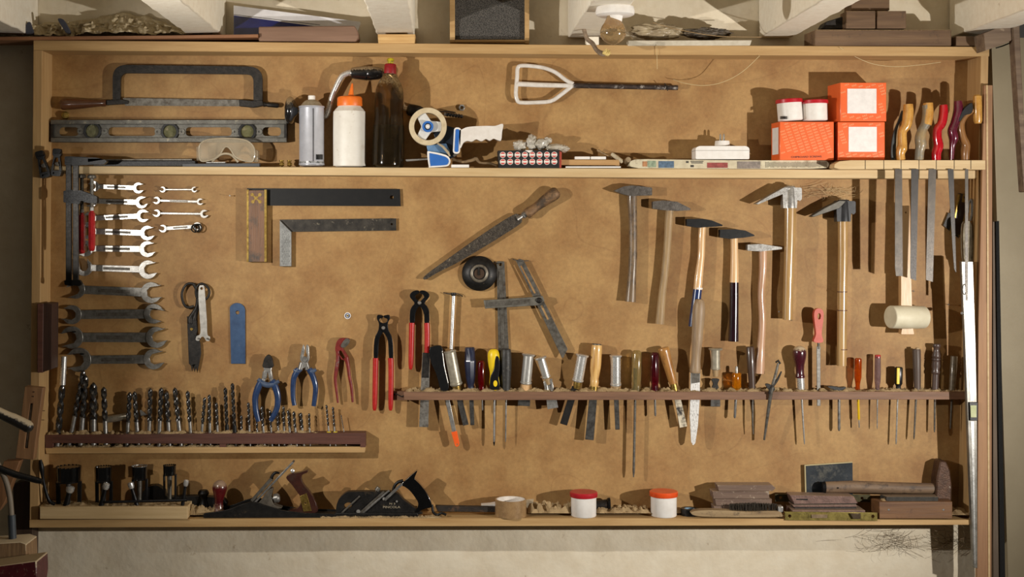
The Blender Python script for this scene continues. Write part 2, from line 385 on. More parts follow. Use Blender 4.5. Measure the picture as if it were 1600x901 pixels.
wr = [((146, 291), (216, 293.5), 8.5, 8.5, 6.5, 188, 8, sb_, 'shiny open-ended spanner, top one of the left column'),
      ((142, 314), (221, 316), 9.5, 9.5, 7.5, 195, 20, sb_, 'shiny open-ended spanner, second down in the left column'),
      ((140, 341), (223, 337), 10, 10, 7.5, 190, 2, sb_, 'shiny open-ended spanner with plain shank, third down in the left column'),
      ((137, 361), (230, 364), 12, 11.5, 8.5, 193, 13, sb_, 'shiny open-ended spanner, fourth down in the left column'),
      ((133, 388), (230, 389), 12.5, 12.5, 9, 195, 12, sb_, 'shiny open-ended spanner, fifth down in the left column below the red clamp handle'),
      ((131, 418), (231, 421), 13, 14.5, 9.5, 100, 13, sb_, 'large shiny open-ended spanner just below the bar clamps'),
      ((118, 452), (236, 457), 14.5, 16.5, 13, 200, 8, sl_, 'large grey open-ended spanner at the lower end of the bar clamps'),
      ((112, 491.5), (240, 490), 15, 15.5, 14, 172, -14, sl_, 'big grey open-ended spanner, third from the bottom of the column'),
      ((112, 527), (244, 527), 17.5, 16.5, 14.5, 194, 17, sl_, 'big grey open-ended spanner, second from the bottom of the column'),
      ((123, 562), (240, 561), 19, 16, 13, 189, 13, sl_, 'biggest grey open-ended spanner, lowest of the column above the drill bits')]
for (A, B, ra, rb, w_, aa, ab, m, lab) in wr: wrench(A, B, ra, rb, w_, aa, ab, .006, m, lab, G)
G = 'small spanners in the second column'
wrench((254, 296), (303.5, 296), 4.6, 4.4, 2.8, 165, 25, .004, sb_, 'tiny thin open-ended spanner at the top of the second column', G, recess=False)
wrench((244.5, 313), (312.5, 315), 5.6, 5.2, 4, 172, 8, .004, sb_, 'small open-ended spanner, second in the second column', G)
wrench((244.5, 333), (319, 334), 5.8, 6.4, 3.6, 165, 15, .004, sb_, 'small open-ended spanner, third and longest in the second column', G, recess=False)
wrench((254.5, 357), (308, 353.5), 6, 6.6, 5.4, 165, 0, .004, sb_, 'short combination spanner with two black rings hung on its ring end', G, ring=True)
for i, (x, y) in enumerate([(305, 356.5), (309, 356)]):
    MB().tp(circ(x, y, 6, 20), 1., .014 + i * .004, 8, closed=True).thing('rubber_ring', ['black rubber ring, left of the two on the combination spanner', 'black rubber ring, right of the two on the combination spanner'][i], 'ring', black_plastic, 'black rings on the combination spanner')

# ================================================================ hacksaw and level, upper left
t = T('hacksaw', 'old dark iron hacksaw with brown wooden handle above the spirit level', 'hacksaw', 280, 162, .01)
fo = rnd([(176, 156), (176, 101), (410, 104), (410, 158), (396, 158), (396, 116), (188, 114), (188, 156)], [2, 22, 22, 2, 2, 12, 12, 2], 8)
MB().plate(fo, .008, .018).out('frame', iron, t, .001)
MB().plate([(192, 153), (378, 156), (378, 166), (196, 165), (193, 160)], .012, .0135).out('blade', steel_dull, t)
MB().plate([(166, 156), (190, 155), (200, 157), (200, 162), (166, 164)], .007, .019).out('blade_clamp', iron, t, .0015)
MB().plate([(373, 155), (392, 157), (410, 156), (412, 165), (396, 168), (374, 166)], .007, .019).out('tension_block', iron, t, .0015)
MB().lp((412, 163), (436, 165), .013, [(0, 4), (.2, 3), (.3, 3.6), (.9, 3.8), (1, 2.5)], 14).out('wing_nut', iron, t)
MB().lp((166, 161), (95, 163), .014, [(0, 5), (.04, 5.4), (.1, 5.4), (.12, 5), (.5, 7.6), (.85, 9.2), (.97, 8.6), (1, 6)], 20, smooth=2).out('handle', wood('dark_varnish', (104, 66, 42), (70, 42, 28), 'x', 70, .3, .1, coat=.6), t)
t = T('washer_bolt', 'small round brass-coloured bolt head at the left end of the hacksaw', 'screw', 102, 180, .0)
MB().lw(W(102, 180, -.002), W(102, 180, .010), [(0, .0098), (.8, .0098), (1, .007)], 20).out('washer', brass, t)
MB().plate(circ(102, 180, 3.2, 6), .009, .013).out('bolt_head', brass, t, .0005)

lvl = mat('cast_alu', (112, 110, 102), .5, .45, (84, 80, 74), 30, bump=.15, dirt=((170, 160, 138), 60, .66))
t = T('spirit_level', 'long grey cast metal spirit level with three round vials', 'level', 264, 222, .01)
slots = [rrect(92, 198.5, 123, 212.5, 7, 5), rrect(169, 198.5, 243, 212.5, 7, 5), rrect(290, 198.5, 362, 212.5, 7, 5), rrect(410, 198.5, 439, 212.5, 7, 5)]
eyes = [circ(144, 204.5, 11), circ(265, 205.5, 11), circ(386, 205.5, 11)]
MB().plate([(82, 193), (446, 193), (446, 217), (82, 217)], .012, .018, [[p for p in s] for s in slots] + eyes).out('web', lvl, t)
MB().box(79, 187, 448, 194, .004, .028).out('top_rail', lvl, t, .001)
MB().box(79, 215, 448, 222, .004, .028).out('bottom_rail', lvl, t, .001)
MB().box(79, 187, 83, 222, .004, .027).out('end_cap', iron, t, .001)
MB().box(444, 187, 448, 222, .004, .027).out('end_cap', iron, t, .001)
glass_v = mat('vial_glass', (112, 110, 78), .15, 0, (84, 82, 54), 60, coat=.5, dirt=((150, 138, 110), 90, .6))
for x, y in [(144, 204.5), (265, 205.5), (386, 205.5)]:
    v = MB().plate(circ(x, y, 14, 28), .010, .024, [circ(x, y, 10.2, 24)]).out('vial_ring', black_iron, t, .001)
    MB().plate(circ(x, y, 10.4, 22), .012, .019).out('vial', glass_v, v)
    for sx in (-1, 1):
        MB().plate(rrect(x + sx * 18 - 5.5, y - 4.5, x + sx * 18 + 5.5, y + 4.5, 4, 4), .016, .021, [circ(x + sx * 19, y, 1.6, 8)]).out('lug', lvl, v, .0008)

# ================================================================ bar clamps hooked over the shelf end
def spring_clamp(x, y, ang, lab):
    t = T('spring_clamp', lab, 'clamp', x, y + 20, .09, 'black spring clamps at the shelf end')
    def R(pts): return rot(pts, x, y, ang)
    MB().plate(R(rnd([(x - 7, y - 22), (x + 6, y - 22), (x + 7, y - 12), (x + 5, y - 10), (x + 9, y + 14), (x + 8, y + 20), (x - 8, y + 20), (x - 8, y + 14), (x - 5, y - 10), (x - 7, y - 12)], 3)), .088, .100, [R(rnd([(x - 2, y - 8), (x + 2, y - 8), (x + 5, y + 12), (x - 5, y + 12)], 1))]).out('jaw_arm', black_plastic, t, .001)
    MB().plate(R(rnd([(x - 7, y - 22), (x + 6, y - 22), (x + 5, y - 14), (x - 6, y - 14)], 3)), .098, .112).out('tip_pad', black_iron, t, .002)
    MB().plate(R([(x - 3, y), (x + 3, y - 2), (x + 4, y + 5), (x - 1, y + 5)]), .098, .106).out('spring', steel_dull, t, .001)
    MB().plate(R(rnd([(x - 8, y + 13), (x + 9, y + 13), (x + 7, y + 21), (x - 7, y + 21)], 3)), .084, .108, [R(rrect(x - 5, y + 15, x + 5, y + 18, 1))]).out('grip', black_plastic, t, .001)
spring_clamp(66, 257, 14, 'black spring clamp tilted left on the end of the shelf')
spring_clamp(88, 254, -3, 'black spring clamp standing upright beside the bar clamps')
bar_m = mat('bar_steel', (58, 54, 50), .4, .5, (36, 34, 31), 40)
def bar_clamp(xb, xh, y0, y1, d, hy0, hy1, lab, scr_top):
    t = T('bar_clamp', lab, 'clamp', xb, y1, d, 'steel bar clamps on the shelf end')
    MB().box(xb - 4.5, y0 + 8, xb + 4.5, y1, d - .004, d + .004).out('bar', bar_m, t, .0012)
    MB().plate(rnd([(xb - 6, y0), (xh + 6, y0 + 1), (xh + 20, y0 + 4), (xh + 24, y0 + 7), (xh + 18, y0 + 12), (xb + 8, y0 + 13), (xb - 6, y0 + 14)], 2), d - .008, d + .009).out('fixed_jaw', black_iron, t, .0015)
    MB().plate(rnd([(xb - 8, y0 + 54), (xb + 8, y0 + 52), (xh + 8, y0 + 62), (xh + 8, y0 + 72), (xh - 6, y0 + 72), (xb + 8, y0 + 68), (xb + 6, y0 + 74), (xb - 8, y0 + 72)], 2), d - .009, d + .010).out('sliding_arm', black_iron, t, .0015)
    MB().lp((xh, scr_top), (xh, hy0), d, [(0, 5), (.03, 7), (.09, 7), (.1, 3), (1, 3)], 14).out('screw', steel_dull, t)
    h = MB().lp((xh, hy0 - 4), (xh, hy1), d, [(0, 3.4), (.06, 3.6), (.07, 5), (.12, 5.3), (.5, 5.6), (.9, 5.4), (.98, 4.4), (1, 3)], 8).out('handle', mat('red_wood', (176, 32, 34), .3, 0, (140, 22, 26), 30, coat=.6), t)
    MB().cyl((xh, hy0 - 8), (xh, hy0 - 3), d, 3.6).out('ferrule', steel, h)
    MB().plate(rnd([(xb - 7, y1 - 3), (xb + 6, y1 - 4), (xb + 10, y1 + 2), (xb + 6, y1 + 6), (xb - 6, y1 + 4)], 2), d - .006, d + .006).out('end_stop', black_iron, t, .001)
bar_clamp(107, 128, 244, 441, .105, 335, 396, 'rear bar clamp, its red handle half hidden behind the front one', 272)
bar_clamp(118, 143.5, 245, 441, .122, 332, 392, 'front bar clamp with long steel bar and red wooden handle', 273)

# ================================================================ try squares
t = T('try_square', 'large try square with black blade and brass-edged wooden stock', 'try square', 504, 410, .012)
MB().plate([(386, 294), (625, 295), (626, 322), (416, 321), (386, 321)], .006, .008, [circ(612, 308, 3, 12)]).out('blade', mat('black_blade', (22, 21, 20), .5, .2, (12, 12, 12), 30, dirt=((70, 64, 56), 50, .71)), t)
s = MB().box(386, 297, 416, 409, .004, .020).out('stock', wood('rosewood', (132, 96, 70), (96, 68, 48), 'z', 50, .5, .2, dirt=((78, 66, 56), 30, .55)), t, .0008)
MB().box(385.5, 296, 388.5, 409, .003, .0205).out('edge_strip', brass, s)
MB().box(413, 296, 416.5, 409, .003, .0205).out('edge_strip', brass, s)
q = MB()
for (x, y) in [(394, 304), (406, 304), (400, 309), (395, 315), (406, 315)]: q.plate(circ(x, y, 2.7, 10), .0195, .0205)
q.plate(band((393, 303), (407, 316), 2), .0195, .0204); q.plate(band((407, 303), (394, 316), 2), .0195, .0204)
q.out('rivet_plate', brass, s)
t = T('try_square', 'smaller all-metal try square with knurled silver stock, below the large one', 'try square', 528, 416, .012)
MB().plate([(437, 343), (619, 341), (619, 360), (455, 362), (437, 345)], .006, .008, [circ(612, 350, 1.8, 8)]).out('blade', mat('grey_blade', (70, 65, 58), .5, .4, (40, 37, 34), 28, dirt=((140, 130, 112), 50, .66)), t)
knurl = mat('knurled', (176, 176, 172), .35, .6, (130, 130, 128), 30)
s = MB().plate([(437, 344), (455, 362), (455, 416), (437, 416)], .004, .016).out('stock', knurl, t, .001)
q = MB()
for i in range(14):
    for j in range(4):
        x, y = 440.6 + j * 3.6 + (1.8 if i % 2 else 0), 362 + i * 3.8
        if x > 453 or y < 348 + (x - 437): continue
        q.plate([(x - 1.5, y), (x, y - 1.9), (x + 1.5, y), (x, y + 1.9)], .0155, .0168)
q.out('knurling', knurl, s, .0004)

# ================================================================ scissors and lock key, blue plate, little discs
t = T('scissors', 'old dark iron tailor scissors hanging by their finger loops', 'scissors', 301, 580, .008)
MB().tp([(302, 443), (307, 452), (309, 468), (307, 480), (302, 489), (297, 497), (297, 505)], [2.4, 2.6, 3, 3, 3.2, 3.6, 4], .012, 10, .8, sm=4).out('handle_loop', iron, t)
MB().tp([(306, 449), (301, 443), (292, 444), (286, 452), (284, 462), (287, 474), (293, 480), (303, 478)], 2., .012, 10, .8, sm=4).out('handle_loop', iron, t)
MB().tp([(316, 443), (325, 449), (327, 458), (323, 466), (316, 469), (308, 465), (306, 455), (309, 446)], 1.9, .014, 10, .8, closed=True, sm=4).out('handle_loop', iron, t)
MB().tp([(311, 466), (309, 478), (306, 490), (303, 500)], [2.6, 3, 3.4, 4], .010, 10, .8, sm=4).out('handle_arm', iron, t)
MB().plate([(292, 494), (307, 496), (309, 515), (307, 522), (313, 536), (314, 552), (311, 568), (308, 581), (306, 574), (304, 581), (302, 572), (300, 580), (298, 571), (295, 568), (294, 545), (293, 520)], .007, .012).out('blade', iron, t, .001)
MB().plate(circ(299, 514, 2.4, 12), .0115, .014).out('pivot_screw', brass, t, .0005)
t = T('pin_wrench', 'pale grey pin wrench with two-pronged end, hung over the scissors', 'wrench', 318, 533, .018)
MB().plate(cr([(311, 448), (315, 445.5), (319, 448), (321, 470), (323, 500), (324, 522), (328, 526), (327, 532), (322, 532), (318, 526), (314, 527), (311, 532), (306, 531), (307, 525), (313, 520), (312, 495), (310, 465)], 4, True), .0165, .020, [circ(315, 450.5, 2.3, 12)]).out('plate', mat('zinc', (196, 192, 184), .4, .5, (160, 156, 148), 40), t, .0008)
for x in (310, 324): MB().plate(circ(x, 529, 1.5, 10), .019, .026).out('pin', steel_dull, t)
MB().plate([(359, 484)] + arc(370.5, 486, 13, 150, 30, 8) + [(383, 484), (383.5, 568), (361, 568)], .001, .004, [circ(371, 488, 3, 12)]).thing('scraper_plate', 'flat blue metal plate with rounded top and hanging hole', 'plate', mat('blue_enamel', (62, 88, 122), .45, .2, (44, 66, 98), 18, dirt=((112, 104, 90), 60, .68)), bevel=.0004)
t = T('wall_plug_disc', 'tiny white disc with blue ring pinned to the board above the pliers', 'disc', 543, 493, 0)
MB().plate(circ(543, 493, 5.2), 0, .002).out('disc', white_pl, t)
MB().plate(circ(543, 493, 3.9), .002, .0025, [circ(543, 493, 2.6)]).out('ring', mat('navy', (50, 70, 110), .5), t)
MB().plate(circ(543, 493, 1.6, 12), .002, .0045).out('pin', brass, t)

# ================================================================ pliers
bluegrip = mat('blue_grip', (44, 66, 104), .3, 0, (32, 50, 84), 30, coat=.5, dirt=((76, 84, 96), 70, .68))
def pliers_handles(t, L, R, r, d, m, collar=None):
    for P in (L, R):
        o = MB().tp(P, r, d, 14, .85, sm=5).out('handle', m, t)
t = T('side_cutters', 'diagonal cutting pliers with long dark blue handles reaching down into the drill bits', 'pliers', 419, 660, .02)
MB().plate(cr([(419, 554), (424, 558), (426, 566), (426, 574), (411, 574), (411, 566), (414, 558)], 3, True), .012, .026).out('cutting_jaws', iron, t, .0015)
MB().plate([(411, 565), (425.5, 565), (424, 580), (426, 592), (420, 592), (418, 580), (416, 592), (410, 592), (412, 580)], .010, .024).out('joint', steel_bright, t, .002)
MB().tp([(414, 580), (412, 592), (408, 602)], [3.6, 3.6, 4], .018, 10).out('arm', steel_bright, t)
MB().tp([(422, 580), (424, 592), (428, 600)], [3.4, 3.4, 4], .018, 10).out('arm', steel_bright, t)
for P in ([(409, 594), (403, 606), (399, 620), (399, 634), (401, 647), (404, 658)], [(425, 594), (430, 604), (434, 620), (433, 636), (428, 648), (423, 657)]):
    h = MB().tp(P, [5.2, 5.4, 5, 4.6, 4.4, 3.6], .022, 14, .85, sm=5).out('handle', bluegrip, t)
MB().tp([(403, 592), (413, 600), (424, 601), (436, 595)], [3, 4.4, 4.4, 2.6], .024, 12, .9, sm=3).out('finger_guard', mat('blue_guard', (78, 92, 116), .4, 0, (56, 68, 90), 30), t)
t = T('combination_pliers', 'combination pliers with silver jaws and mid-blue handles', 'pliers', 476, 636, .02)
MB().plate(cr([(473, 540), (475, 539), (476, 548), (474, 556), (477, 560), (480, 556), (478, 548), (478.5, 539), (482, 540), (483, 552), (483, 562), (480, 568), (484, 577), (478, 573), (470, 577), (473, 568), (469, 562), (470, 552)], 3, True), .012, .024).out('jaws', steel_bright, t, .002)
MB().plate(circ(475.5, 561, 4.5), .023, .027).out('pivot', steel, t, .001)
for P, G2 in (([(467, 576), (460, 588), (458, 602), (458, 620), (460, 633)], [(459, 577), (464, 580), (471, 577)]), ([(483, 576), (489, 588), (493, 604), (492, 620), (490, 634)], [(481, 577), (487, 580), (494, 577)])):
    h = MB().tp(P, [5, 4.6, 4.2, 3.9, 3.6], .020, 14, .85, sm=5).out('handle', bluegrip, t)
    MB().tp(G2, [2, 4, 2.4], .021, 12, sm=3).out('finger_guard', mat('blue_guard', (78, 92, 116), .4), h)
    MB().tp([(P[0][0] + (2 if P[0][0] < 476 else -2), 577), (475 + (-3 if P[0][0] < 476 else 3), 566)], [4.5, 4], .018, 12).out('arm', steel, t)
redworn = mat('worn_red', (132, 44, 38), .4, .1, (100, 32, 28), 40, dirt=((112, 102, 94), 70, .62))
t = T('water_pump_pliers', 'small worn red water pump pliers with slotted joint', 'pliers', 537, 630, .014)
MB().plate(cr([(524, 541), (527, 532), (533, 528), (545, 528.5), (546, 532), (540, 537), (536, 543), (540, 550), (545, 560), (543, 567), (537, 562), (527, 550), (524, 548)], 3, True), .008, .017, [rot(rrect(530, 547, 537, 562, 3), 533.5, 554.5, 30)]).out('jaw', redworn, t, .0012)
MB().plate(cr([(533, 538), (540, 529), (546, 530), (545, 537), (538, 543), (533, 542)], 3, True), .015, .020).out('jaw', steel_dull, t, .001)
MB().tp([(527, 543), (528, 558), (526, 575), (524, 592), (526, 612), (528, 629)], [3, 3, 3.2, 2.6, 2, 1.6], .012, 12, sm=4).out('handle', redworn, t)
MB().tp([(541, 558), (544, 572), (546, 588), (549, 604), (551, 628)], [4, 3, 2.6, 2.4, 1.7], .014, 12, sm=4).out('handle', redworn, t)
def nippers(cx, y0, lab, wide, hy, y1, spread, d):
    t = T('end_nippers', lab, 'pliers', cx, y1, d, 'carpenter nippers with red handles')
    if wide:
        jl = [(cx - 1, y0 + 1), (cx - 8, y0 + 1), (cx - 14, y0 + 5), (cx - 15, y0 + 11), (cx - 8, y0 + 20), (cx - 12, y0 + 26), (cx - 15, y0 + 34), (cx - 15, hy), (cx - 8, hy), (cx - 7, y0 + 38), (cx - 3, y0 + 28), (cx + 3, y0 + 22), (cx - 2, y0 + 17), (cx - 7, y0 + 11), (cx - 5, y0 + 7), (cx - 1, y0 + 5)]
        jr = [(2 * cx - x, y) for x, y in jl]
    else:
        jl = [(cx - 1, y0 + 1), (cx - 9, y0), (cx - 10, y0 + 6), (cx - 7, y0 + 13), (cx - 8, y0 + 24), (cx - 14, y0 + 38), (cx - 15, hy), (cx - 9, hy), (cx - 7, y0 + 40), (cx - 1, y0 + 28), (cx + 5, y0 + 20), (cx + 2, y0 + 14), (cx - 5, y0 + 11), (cx - 6, y0 + 6), (cx - 1, y0 + 4)]
        jr = [(2 * cx - x, y) for x, y in jl]
    MB().plate(cr(jl, 3, True), d, d + .010).out('jaw', black_metal, t, .002)
    MB().plate(cr(jr, 3, True), d + .003, d + .013).out('jaw', black_metal, t, .002)
    MB().lw(W(cx, y0 + 20, d + .012), W(cx, y0 + 20, d + .017), [(0, .005), (.7, .0045), (1, .003)], 16).out('rivet', steel_bright, t)
    MB().tp([(cx - 12, hy - 1), (cx - 12.5, hy + 20), (cx - 13.5, y1 - 10), (cx - 14, y1)], [4.4, 4.2, 3.8, 2], d + .008, 14, .9, sm=3).out('handle', red_pl, t)
    MB().tp([(cx + 11.5, hy - 1), (cx + 12, hy + 20), (cx + 11.5, y1 - 10), (cx + 11, y1)], [4.4, 4.2, 3.8, 2], d + .008, 14, .9, sm=3).out('handle', red_pl, t)
nippers(599, 492, 'black-jawed nippers with long red handles, left of the tool rack', False, 560, 641, 12, .012)
nippers(655.5, 453, 'black-jawed nippers with red handles, upper right pair partly behind a flat bar', True, 505, 577, 12, .012)

# ================================================================ middle: rasp, cup wheel, bevel gauge, rods
t = T('wood_rasp', 'long dark half-round rasp with worn wooden handle, hung diagonally', 'rasp', 765, 436, .015)
MB().plate(cr([(663, 436.5), (661.5, 433.5), (672, 424), (700, 404), (735, 379), (770, 355), (801, 336), (810, 335), (815, 342), (812, 350), (780, 371), (749, 390), (715, 410), (685, 425), (668, 435)], 4, True), .006, .015).out('rasp_blade', mat('rasp_steel', (78, 70, 60), .5, .5, (44, 38, 32), 50, bump=.9, bscale=500, dirt=((124, 112, 92), 160, .62)), t, .003)
MB().lp((808, 342), (824, 333), .013, [(0, 5), (.5, 3), (.6, 5.5), (1, 5.5)], 14).out('ferrule', steel, t)
hb = MB().lp((822, 335), (872, 298), .018, [(0, 7), (.05, 8.2), (.15, 8), (.3, 7), (.5, 7.8), (.8, 10), (.93, 9.6), (1, 6)], 22, smooth=2).out('handle', wood('weathered', (138, 104, 68), (84, 62, 42), 'x', 90, .6, .3, dirt=((68, 54, 40), 40, .5)), t)
t = T('grinding_cup_wheel', 'round black cup wheel with a hollow steel hub beside the rasp', 'wheel', 749, 454, .015)
q = MB(); q.lw(W(749, 427, 0.001), W(749, 427, .02), [(0, .0435), (.4, .0445), (.6, .042), (.9, .030), (1, .026)], 40)
q.out('wheel', mat('wheel_black', (42, 40, 38), .45, .5, (22, 21, 20), 40, dirt=((110, 98, 80), 80, .66)), t)
q = MB()
vs = []; k = PX(.02)
q.tp(circ(749, 427, 12, 32), 2.4, .021, 10, closed=True); q.out('hub', mat('hub_steel', (150, 142, 128), .4, .6, (100, 92, 80), 40), t)
MB().plate(circ(749, 427, 10.5, 24), .014, .0215, [circ(749, 427, 8.5, 20)]).out('bore', black_iron, t)
MB().plate(circ(749, 428, 8.6, 20), .019, .0206).out('bore_recess', mat('bore_brown', (60, 40, 22), .7), t)
MB().box(746.5, 417, 749.5, 430, .020, .023).out('key', iron, t, .0005)
MB().tp([(771, 409), (775, 411), (780, 412)], .7, .01, 6).out('hanging_wire', iron, t)
t = T('flat_steel_bar', 'long ribbed grey steel bar hanging behind the cup wheel and angle gauge', 'bar', 784, 612, .008)
MB().plate(rnd([(776, 408), (788, 408), (795, 545), (795, 612), (780, 612)], 2), .001, .006, [circ(782, 413, 2.6, 12)]).out('bar', steel_dull, t, .0006)
MB().plate([(779.5, 424), (784.5, 424), (790.5, 610), (785.5, 610)], .006, .0075).out('rib', steel_dull, t, .0005)
t = T('sliding_bevel', 'grey metal sliding angle gauge with slotted blade, wired to the board', 'gauge', 820, 560, .02)
bl = [(806, 407), (812, 404), (818, 406), (887, 545), (880, 559), (878, 559)]
s1 = band((813.5, 415), (836, 458), 2.8); s2 = band((846, 477), (856.5, 499), 2.8)
MB().plate(bl, .014, .017, [s1, s2]).out('blade', steel_dull, t, .0005)
s = MB().plate([(755.5, 469), (832, 464), (848, 462), (851, 470), (840, 477), (758, 482)], .018, .030).out('stock', mat('zinc_grey', (120, 116, 106), .5, .4, (94, 90, 82), 40), t, .001)
MB().plate([(760, 471.5), (828, 467), (828, 474.5), (760, 479)], .030, .0308).out('inlay', steel_dull, s)
MB().lw(W(842, 469, .028), W(842, 469, .036), [(0, .009), (.4, .007), (.5, .005), (1, .004)], 14).out('wing_nut', iron, t)
MB().tp([(801, 405, .01), (812, 408, .02), (826, 407, .01)], .6, .015, 6).out('hanging_wire', iron, t)
t = T('steel_rod', 'thin polished steel rod hanging from a twist of wire', 'rod', 707, 545, .015)
MB().lp((709, 459), (705, 545), .014, [(0, 2.8), (1, 2.8)], 12).out('rod', chrome, t)
MB().lp((708.5, 457), (708.5, 462), .014, [(0, 4), (.5, 4.4), (1, 3.4)], 12).out('cap', iron, t)
MB().tp([(693, 457, .006), (701, 459, .014), (709, 458, .018), (716, 459, .014), (723, 463, .006)], .7, .015, 6, sm=3).out('hanging_wire', iron, t)
# mixing paddle on the upper board
t = T('paint_mixer', 'white paint-covered mixing paddle with dark steel rod, hung sideways', 'mixer', 930, 162, .015)
wp = mat('white_gloss', (222, 216, 208), .3, 0, (204, 196, 186), 50, coat=.5, dirt=((60, 50, 44), 60, .72))
MB().tp([(896, 131), (884, 125), (868, 113), (850, 106), (830, 103), (815, 102.5), (809, 106), (808, 120), (806, 145), (808, 156), (813, 160), (835, 160), (860, 158), (875, 149), (893, 135)], 3.2, .018, 12, .8, sm=3).out('loop', wp, t)
MB().tp([(808, 131), (840, 132.5), (900, 134)], [4, 4, 3.4], .018, 12, .8).out('crossbar', wp, t)
MB().tp([(896, 133.5), (960, 135), (1059, 137)], [4.2, 4, 3.8], .018, 12).out('rod', mat('rod_dark', (76, 64, 58), .5, .4, (46, 40, 38), 60, dirt=((200, 192, 184), 45, .62)), t)
MB().tp([(1038, 130), (1043, 136), (1043, 142)], .7, .026, 6).out('wire_hook', iron, t)
# ================================================================ hammers
black_head = mat('black_head', (30, 29, 29), .4, .3, (18, 18, 18), 40, dirt=((96, 86, 74), 120, .70))
grey_head = mat('grey_head', (112, 106, 100), .45, .55, (72, 66, 60), 40, bump=.2, dirt=((70, 54, 42), 70, .66))
maroon = mat('maroon_gloss', (40, 18, 24), .15, 0, (26, 12, 16), 30, coat=1.)
navy = mat('navy_paint', (30, 50, 96), .3, 0, (24, 40, 80), 30, coat=.6)
HG = 'cross-pein hammers hanging in a row'
def hammer(label, head, hm, pts, rad, m, d=.018, name='hammer', wedge=None):
    t = T(name, label, 'hammer', pts[-1][0], pts[-1][1], d, HG)
    MB().plate(rnd(head, 1.2, 3), d - .011, d + .011).out('head', hm, t, .0022)
    MB().tp(pts, rad, d, 16, .85, sm=3).out('handle', m, t)
    if wedge: MB().box(wedge[0] - 4, wedge[1] - 2.5, wedge[0] + 5, wedge[1] + 2, d - .006, d + .006).out('handle_end', iron, t, .0005)
    return t
hammer('leftmost hammer, worn dark handle, its pointed head facing left', [(959, 298), (975, 291), (988, 289.5), (1019, 293), (1019, 305), (985, 306), (972, 303)], grey_head, [(988, 300), (988, 320), (989, 350), (989, 400), (987, 440), (985, 471)], [7.5, 7.3, 6.5, 6.6, 7, 8.6], grey_handle)
hammer('second hammer from the left, grey head pointing right, pale worn handle', [(1020, 314.5), (1036, 313), (1058, 315), (1079, 325.5), (1079, 328), (1058, 329.5), (1036, 328), (1020, 326)], grey_head, [(1047, 322), (1045, 345), (1043, 380), (1039, 425), (1034, 465), (1031, 506)], [6.5, 6.3, 6, 5.8, 6, 7.2], old_handle)
t = hammer('hammer with black head and pale varnished handle ending in a blue grip', [(1073, 342), (1098, 341.5), (1112, 344), (1129, 351), (1129, 353.2), (1110, 354.5), (1090, 355.5), (1073, 353)], black_head, [(1098, 350), (1096.5, 370), (1095.5, 400), (1092, 430), (1090, 453)], [5.5, 5.5, 5.4, 6.4, 6.8], ash_pale)
MB().tp([(1090, 452), (1088.5, 466), (1085, 490), (1083, 510)], [6.9, 7, 7, 7.3], .018, 16, .85).out('painted_grip', navy, t)
MB().tp([(1091, 449), (1090.8, 451.5)], [7, 7], .018, 16, .87).out('white_band', white_pl, t)
t = hammer('hammer with black head, pale shaft and glossy dark maroon grip', [(1125, 358.5), (1150, 358), (1165, 360), (1179, 367), (1179, 368.6), (1160, 371.5), (1140, 373), (1125, 371)], black_head, [(1147, 366), (1147.5, 390), (1147.5, 420), (1147, 445)], [6, 5.7, 6.4, 7], ash_pale)
MB().tp([(1147.2, 441), (1147, 470), (1146.5, 500), (1146, 533)], [7.2, 7.4, 7.6, 8.2], .018, 16, .87).out('painted_grip', maroon, t)
hammer('hammer with a small bright steel head and long knobbed pinkish handle', [(1168, 382), (1190, 381), (1205, 383.5), (1222, 386), (1222, 389), (1205, 391), (1190, 392.5), (1168, 391.5)], steel, [(1192, 387), (1192, 420), (1189, 460), (1191, 500), (1189, 540), (1187, 565), (1186, 583)], [6.3, 6, 5, 5.4, 6, 8, 8.6], wood('pinkish_handle', (196, 156, 124), (160, 120, 92), 'z', 70, .4, .12, coat=.3))
def adze(lab, x0, dx, bladeL, bm, sm_, hp, hr, hm, y0):
    t = T('adze_hammer', lab, 'hammer', hp[-1][0], hp[-1][1], .03, 'adze hammers with slanting blades')
    MB().plate(bladeL, .014, .046).out('adze_blade', bm, t, .001)
    MB().plate(rnd([(x0 + 1, y0), (x0 + 31, y0 + 1), (x0 + 31, y0 + 19), (x0 + 28, y0 + 22), (x0 + 24, y0 + 20), (x0 + 23, y0 + 33), (x0 + 2, y0 + 33), (x0 + 1, y0 + 10)], [3, 3, 1, 1, 1, 1, 1, 3]), .016, .042).out('head', bm if sm_ is None else sm_, t, .002)
    MB().lp((x0 + 12, y0 - 1), (x0 + 12, y0 + 33), .03, [(0, 8), (.1, 9.5), (1, 10.8)], 18, .9).out('socket', sm_ or bm, t)
    MB().tp(hp, hr, .03, 18, .9, sm=2).out('handle', hm, t)
    MB().tp([(hp[0][0], y0 - 3), (hp[0][0], y0 + 3)], [6, 7.5], .03, 14).out('handle_end', old_handle, t)
    return t
varn = wood('varnished_handle', (186, 150, 98), (146, 112, 66), 'z', 60, .32, .08, coat=.6)
adze('adze hammer with bright steel head and slanting blade', 1222, 31, [(1181, 318), (1184, 319.5), (1226, 302), (1236, 293), (1226, 292), (1206, 303)], steel_bright, None, [(1235, 322), (1234, 380), (1232, 440), (1230.5, 499)], [9.2, 8.6, 8, 8], varn, 292)
t = adze('adze hammer with black-painted head and banded yellowish handle', 1306, 31, [(1268, 337.5), (1271, 339), (1312, 325), (1322, 314), (1312, 313), (1292, 323)], mat('grey_paint_head', (96, 92, 84), .45, .5), mat('black_paint', (50, 50, 52), .35, .1, (34, 34, 36), 40, dirt=((120, 116, 110), 120, .70)), [(1317, 342), (1317, 400), (1316, 480), (1315, 571)], [7.8, 7.6, 7.3, 7.6], varn, 313)
